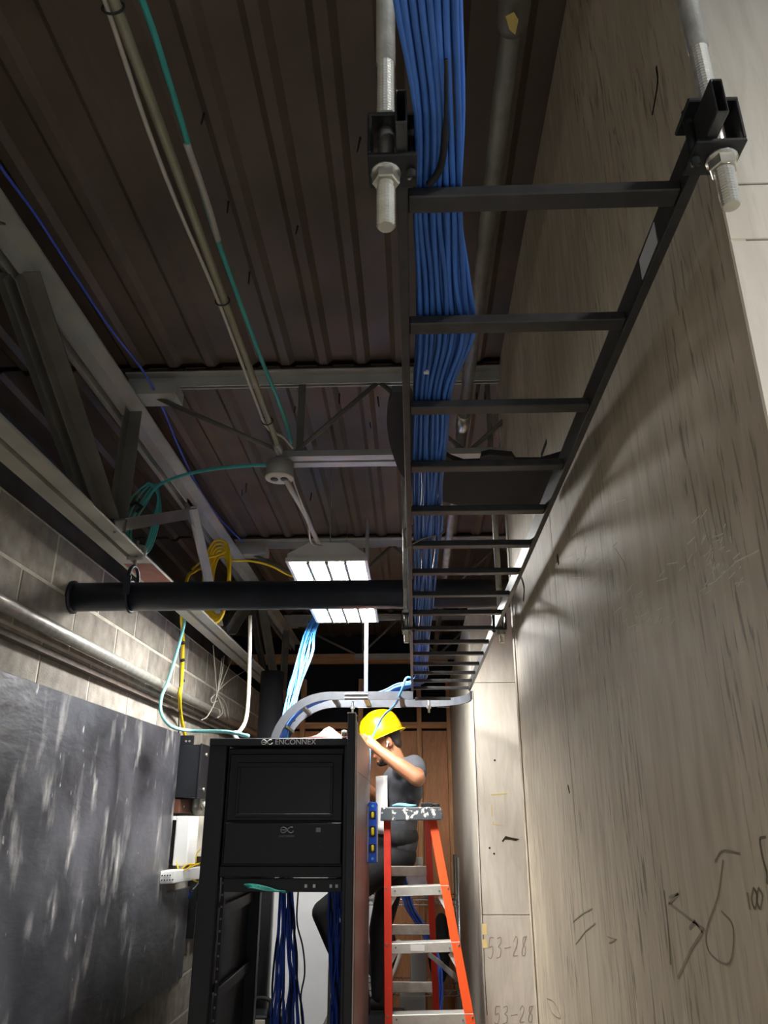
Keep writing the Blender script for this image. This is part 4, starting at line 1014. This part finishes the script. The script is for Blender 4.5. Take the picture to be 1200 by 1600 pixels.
for s in (-1, 1): MB().ell(hp(-.088, s * .032, .0), (.010, .014, .007), 10, 6).build('eye', 'white', W, True)
bd = MB(); bd.capsule(hp(-.068, 0, -.112), hp(-.02, 0, -.118), .026, .026); bd.capsule(hp(-.06, -.02, -.108), hp(.0, -.05, -.075), .016, .012); bd.build('beard', 'hair', W, True)
hr = MB(); hr.ell(hp(.030, 0, .030), (.092, .081, .100), 16, 12, tilt); hr.ell(hp(.07, 0, -.035), (.034, .060, .050), 12, 8, tilt); blob(hr, 'hair', 'hair', W, .008, 3)
# hard hat
hat_t = Matrix.Rotation(math.radians(-24), 3, 'Y')
ho = hc + V((-.006, 0, .030))
mb = MB(); n = 28; prof = [(1.0, -.004), (1.0, .02), (.985, .05), (.94, .085), (.85, .115), (.70, .14), (.50, .155), (.25, .162), (.02, .164)]
vv = []; ff = []
for r_, z in prof:
    for k in range(n):
        a = 2 * PI * k / n; vv.append(ho + hat_t @ V((.138 * r_ * math.cos(a), .112 * r_ * math.sin(a), z)))
for i in range(len(prof) - 1):
    for k in range(n): ff.append((i * n + k, i * n + (k + 1) % n, (i + 1) * n + (k + 1) % n, (i + 1) * n + k))
ff.append(tuple(range((len(prof) - 1) * n, len(prof) * n)))
hat = mb.add(vv, ff).build('hard_hat', 'hat', W, True); m_ = hat.modifiers.new('s', 'SOLIDIFY'); m_.thickness = .004
mb = MB(); vv = []; ff = []
for r0, z0 in ((1.0, 0), (1.0, -.006)):
    for k in range(n):
        a = 2 * PI * k / n; ex = 1.10 + (.20 if math.cos(a) < 0 else 0) * abs(math.cos(a)) ** 1.5
        vv.append(ho + hat_t @ V((.136 * math.cos(a), .110 * math.sin(a), z0))); vv.append(ho + hat_t @ V((.138 * ex * math.cos(a), .112 * ex * math.sin(a), z0 - .008)))
N2 = 2 * n
for k in range(n):
    k2 = (k + 1) % n
    ff += [(2 * k, 2 * k + 1, 2 * k2 + 1, 2 * k2), (N2 + 2 * k, N2 + 2 * k2, N2 + 2 * k2 + 1, N2 + 2 * k + 1), (2 * k + 1, N2 + 2 * k + 1, N2 + 2 * k2 + 1, 2 * k2 + 1), (2 * k, 2 * k2, N2 + 2 * k2, N2 + 2 * k)]
mb.add(vv, ff).build('hat_brim', 'hat', hat, True)
mb = MB()
for s in (-1, 0, 1):
    pts = []
    for i in range(11):
        u = -.75 + 1.5 * i / 10; sy = s * .035
        zz = .165 * math.sqrt(max(0, 1 - (u * .96) ** 2 - (sy / .112) ** 2)) ; pts.append(ho + hat_t @ V((.138 * u, sy, zz + .002)))
    mb.tube(pts, .006, 6)
mb.build('hat_ridge', 'hat', hat, True)
# shirt
T = MB()
waist = V((-.10, YP, 1.58)); chest = V((-.095, YP, 1.86))
T.ell(chest, (.125, .185, .17), 16, 12); T.ell((chest + waist) / 2, (.118, .168, .20), 16, 12); T.ell(waist, (.120, .165, .13), 16, 10)
T.capsule((-.06, YP - .15, 1.985), (-.06, YP + .15, 1.985), .075, .075); T.capsule(nb + V((0, 0, -.06)), nb + V((-.004, 0, -.01)), .085, .066)
T.capsule(sh, sh * .45 + el * .55, .073, .068); T.capsule(sh + V((-.02, .01, -.06)), sh + V((.0, -.05, -.16)), .065, .05); T.capsule(sh2, sh2 * .5 + el2 * .5, .072, .066)
T.capsule(P(650, 1236, Y=YP - .2), P(640, 1262, Y=YP - .14), .045, .05)
blob(T, 'shirt', 'shirt', W, .011, 5)
fxx = -.205
mb = MB(); vv = []; ff = []
for i in range(9):
    for j in range(7):
        z = 1.62 + .33 * i / 8; yy = YP - .175 + .16 * j / 6
        cxp = -.0975; rx0 = .134 * math.sqrt(max(.02, 1 - ((yy - YP) / .196) ** 2))
        vv.append((cxp - rx0 - .003, yy, z))
for i in range(8):
    for j in range(6): a = i * 7 + j; ff.append((a, a + 1, a + 8, a + 7))
o = mb.add(vv, ff).build('shirt_print', 'shirt_print', W, True); m_ = o.modifiers.new('s', 'SOLIDIFY'); m_.thickness = .006
# trousers, knee bent toward the rack
G = MB(); hipl = V((-.14, YP - .09, 1.47)); hipr = V((-.12, YP + .09, 1.47)); kn = P(506, 1426, Y=YP - .06); an_ = V((-.33, YP - .05, .74)); kn2 = V((-.22, YP + .12, 1.08)); an2 = V((-.22, YP + .12, .74))
G.ell((-.115, YP, 1.50), (.125, .165, .12), 16, 10); G.ell((-.108, YP, 1.60), (.132, .182, .10), 16, 10); G.capsule(hipl, kn, .092, .072); G.capsule(kn, an_, .072, .050); G.capsule(hipr, kn2, .092, .068); G.capsule(kn2, an2, .066, .050)
blob(G, 'trousers', 'trousers', W, .012, 5)
for p in (an_, an2):
    bt = MB(); bt.capsule(p + V((.03, 0, -.035)), p + V((-.14, 0, -.040)), .040, .034); bt.capsule(p + V((.02, 0, .03)), p + V((.02, 0, -.03)), .046, .044); blob(bt, 'boot', 'rubber', W, .01, 3)
t = thing('step_stool', 'black two-step stool the worker stands on behind the rack', 'step stool', (-.27, YP, 0))
bevel(MB().box((-.52, YP - .2, .60), (-.08, YP + .24, .66)).build('platform', 'black_plastic', t), .006)
for x in (-.49, -.11):
    for y in (YP - .17, YP + .21): MB().box((x - .02, y - .02, 0), (x + .02, y + .02, .60)).build('leg', 'black_plastic', t)
MB().box((-.50, YP - .19, .28), (-.10, YP - .10, .31)).build('lower_step', 'black_plastic', t)

# ------------------------------------------------------------------ wire shelving at the back and what is on it
sx0, sx1, sy0, sy1 = -.42, .285, 5.72, 6.12
t = thing('wire_shelf', 'chrome wire shelving unit against the back corner', 'shelf', (-.06, 5.9, 0))
for x in (sx0, sx1):
    for y in (sy0, sy1):
        MB().cyl((x, y, 0), (x, y, 1.46), .0125, 12).build('post', 'chrome', t, True)
for zsh in (1.20, .68, .16):
    sh_ = MB()
    for y in (sy0, sy1): sh_.tube([(sx0, y, zsh), (sx1, y, zsh)], .004, 6); sh_.tube([(sx0, y, zsh - .03), (sx1, y, zsh - .03)], .004, 6)
    for x in (sx0, sx1): sh_.tube([(x, sy0, zsh), (x, sy1, zsh)], .004, 6); sh_.tube([(x, sy0, zsh - .03), (x, sy1, zsh - .03)], .004, 6)
    st = sh_.build('shelf_frame', 'chrome', t, True)
    w = MB()
    for i in range(1, 26): x = sx0 + (sx1 - sx0) * i / 26; w.tube([(x, sy0, zsh + .003), (x, sy1, zsh + .003)], .002, 4)
    for i in range(24):
        x = sx0 + (sx1 - sx0) * i / 24; x2 = sx0 + (sx1 - sx0) * (i + 1) / 24; d = .03 if i % 2 else 0
        w.tube([(x, sy0, zsh - d), (x2, sy0, zsh - (.03 - d))], .002, 4)
    w.build('wire_grid', 'chrome', st)
zz = 1.206
mb = MB()
mb.ell((-.03, 5.82, zz + .075), (.085, .07, .075), 14, 10); mb.ell((-.08, 5.80, zz + .05), (.05, .05, .05), 12, 8); mb.ell((.02, 5.8, zz + .11), (.04, .04, .04), 12, 8)
o = mb.build('plastic_bag', 'bag', None, True); r = o.modifiers.new('r', 'REMESH'); r.mode = 'VOXEL'; r.voxel_size = .012; bake(o)
tag(o, 'crumpled pale plastic bag on the upper wire shelf', 'bag')
def bottle(x, y, z, hh, r, mat, label):
    t = thing('bottle', label, 'bottle', (x, y, z)); MB().lathe((x, y, z), (x, y, z + hh * .82), [(0, r * .9), (.03, r), (.72, r), (.9, r * .55), (1, r * .4)], 14).build('bottle_body', mat, t, True)
    MB().lathe((x, y, z + hh * .80), (x, y, z + hh), [(0, r * .48), (.1, r * .5), (.95, r * .5), (1, r * .44)], 12).build('bottle_cap', 'white', t, True)
bottle(.03, 5.95, zz, .245, .045, 'bag', 'tall pale bottle with white cap on the upper wire shelf')
bottle(.085, 5.84, zz, .10, .03, 'teal_pale', 'small teal bottle beside the plastic bag on the shelf')
bottle(-.07, 5.98, zz, .21, .035, 'offwhite', 'off-white bottle behind the plastic bag on the shelf')
def unit(x, y, z, w, hh, label):
    t = thing('finned_unit', label, 'electronic unit', (x, y, z)); bevel(MB().box((x - w / 2, y, z), (x + w / 2, y + .12, z + hh)).build('housing', 'grey_unit', t), .004)
    for i in range(6):
        a = x - w / 2 + w * (i + .5) / 6; MB().box((a - .004, y - .008, z + .03), (a + .004, y, z + hh - .012)).build('fin', 'grey_unit', t)
    for i in range(4):
        a = x - w / 2 + w * (i + .5) / 4; MB().box((a - .007, y - .004, z + .006), (a + .007, y + .0, z + .018)).build('terminal', 'galv_dark', t)
unit(.01, 5.78, .687, .105, .22, 'grey finned electronic unit standing on the middle wire shelf')
unit(-.03, 5.60, .36, .16, .31, 'larger grey finned unit low behind the bottom ladder step')
t = thing('crate', 'black crate on the floor under the grey finned unit', 'crate', (-.03, 5.62, 0))
bevel(MB().box((-.18, 5.52, 0), (.12, 5.70, .05)).build('base', 'black_plastic', t), .004); bevel(MB().box((-.18, 5.52, .05), (.12, 5.70, .36)).build('body', 'black_plastic', t), .008)
q = V((.15, 5.86, .69))
o = MB().ell(q + V((0, 0, .19)), (.075, .12, .19), 14, 12).ell(q + V((.02, 0, .33)), (.05, .08, .09), 12, 8).build('black_bag', 'rubber', None, True); tag(o, 'black bag standing on the middle wire shelf', 'bag')
o = MB().ell((-.24, 5.88, .83), (.11, .12, .135), 14, 10).ell((-.20, 5.85, .95), (.06, .07, .06), 12, 8).build('black_bundle', 'rubber', None, True); tag(o, 'dark bundle on the middle wire shelf beside the finned unit', 'bundle')
t = cable('white_hose', [P(612, 1488, Y=5.66), P(622, 1472, Y=5.66), P(627, 1482, Y=5.66), P(618, 1512, Y=5.66), P(610, 1528, Y=5.66)], .014, 'pvc', 'loop of thick white hose behind the ladder', 'hose')
for k in range(8):
    d = (k - 3.5) * 1.6
    pts = [(597, 1252), (604, 1295), (617, 1330), (628, 1370), (640, 1415), (655, 1440), (672, 1470), (684, 1510), (687, 1550), (683, 1580), (676, 1620)]
    cable('blue_hanging_cable', [P(a + d + random.uniform(-1.5, 1.5), b, Y=5.30 + .01 * (k % 3) + (0.06 if 2 < i < 7 else 0)) for i, (a, b) in enumerate(pts)], .0055, 'blue' if k % 3 else 'blue_deep', 'blue cable in the bundle draped behind the step ladder', 'cable', 'blue cables behind the step ladder', 6, 5)

# tidy helper keys
for o in bpy.data.objects:
    if '_w' in o.keys(): del o['_w']
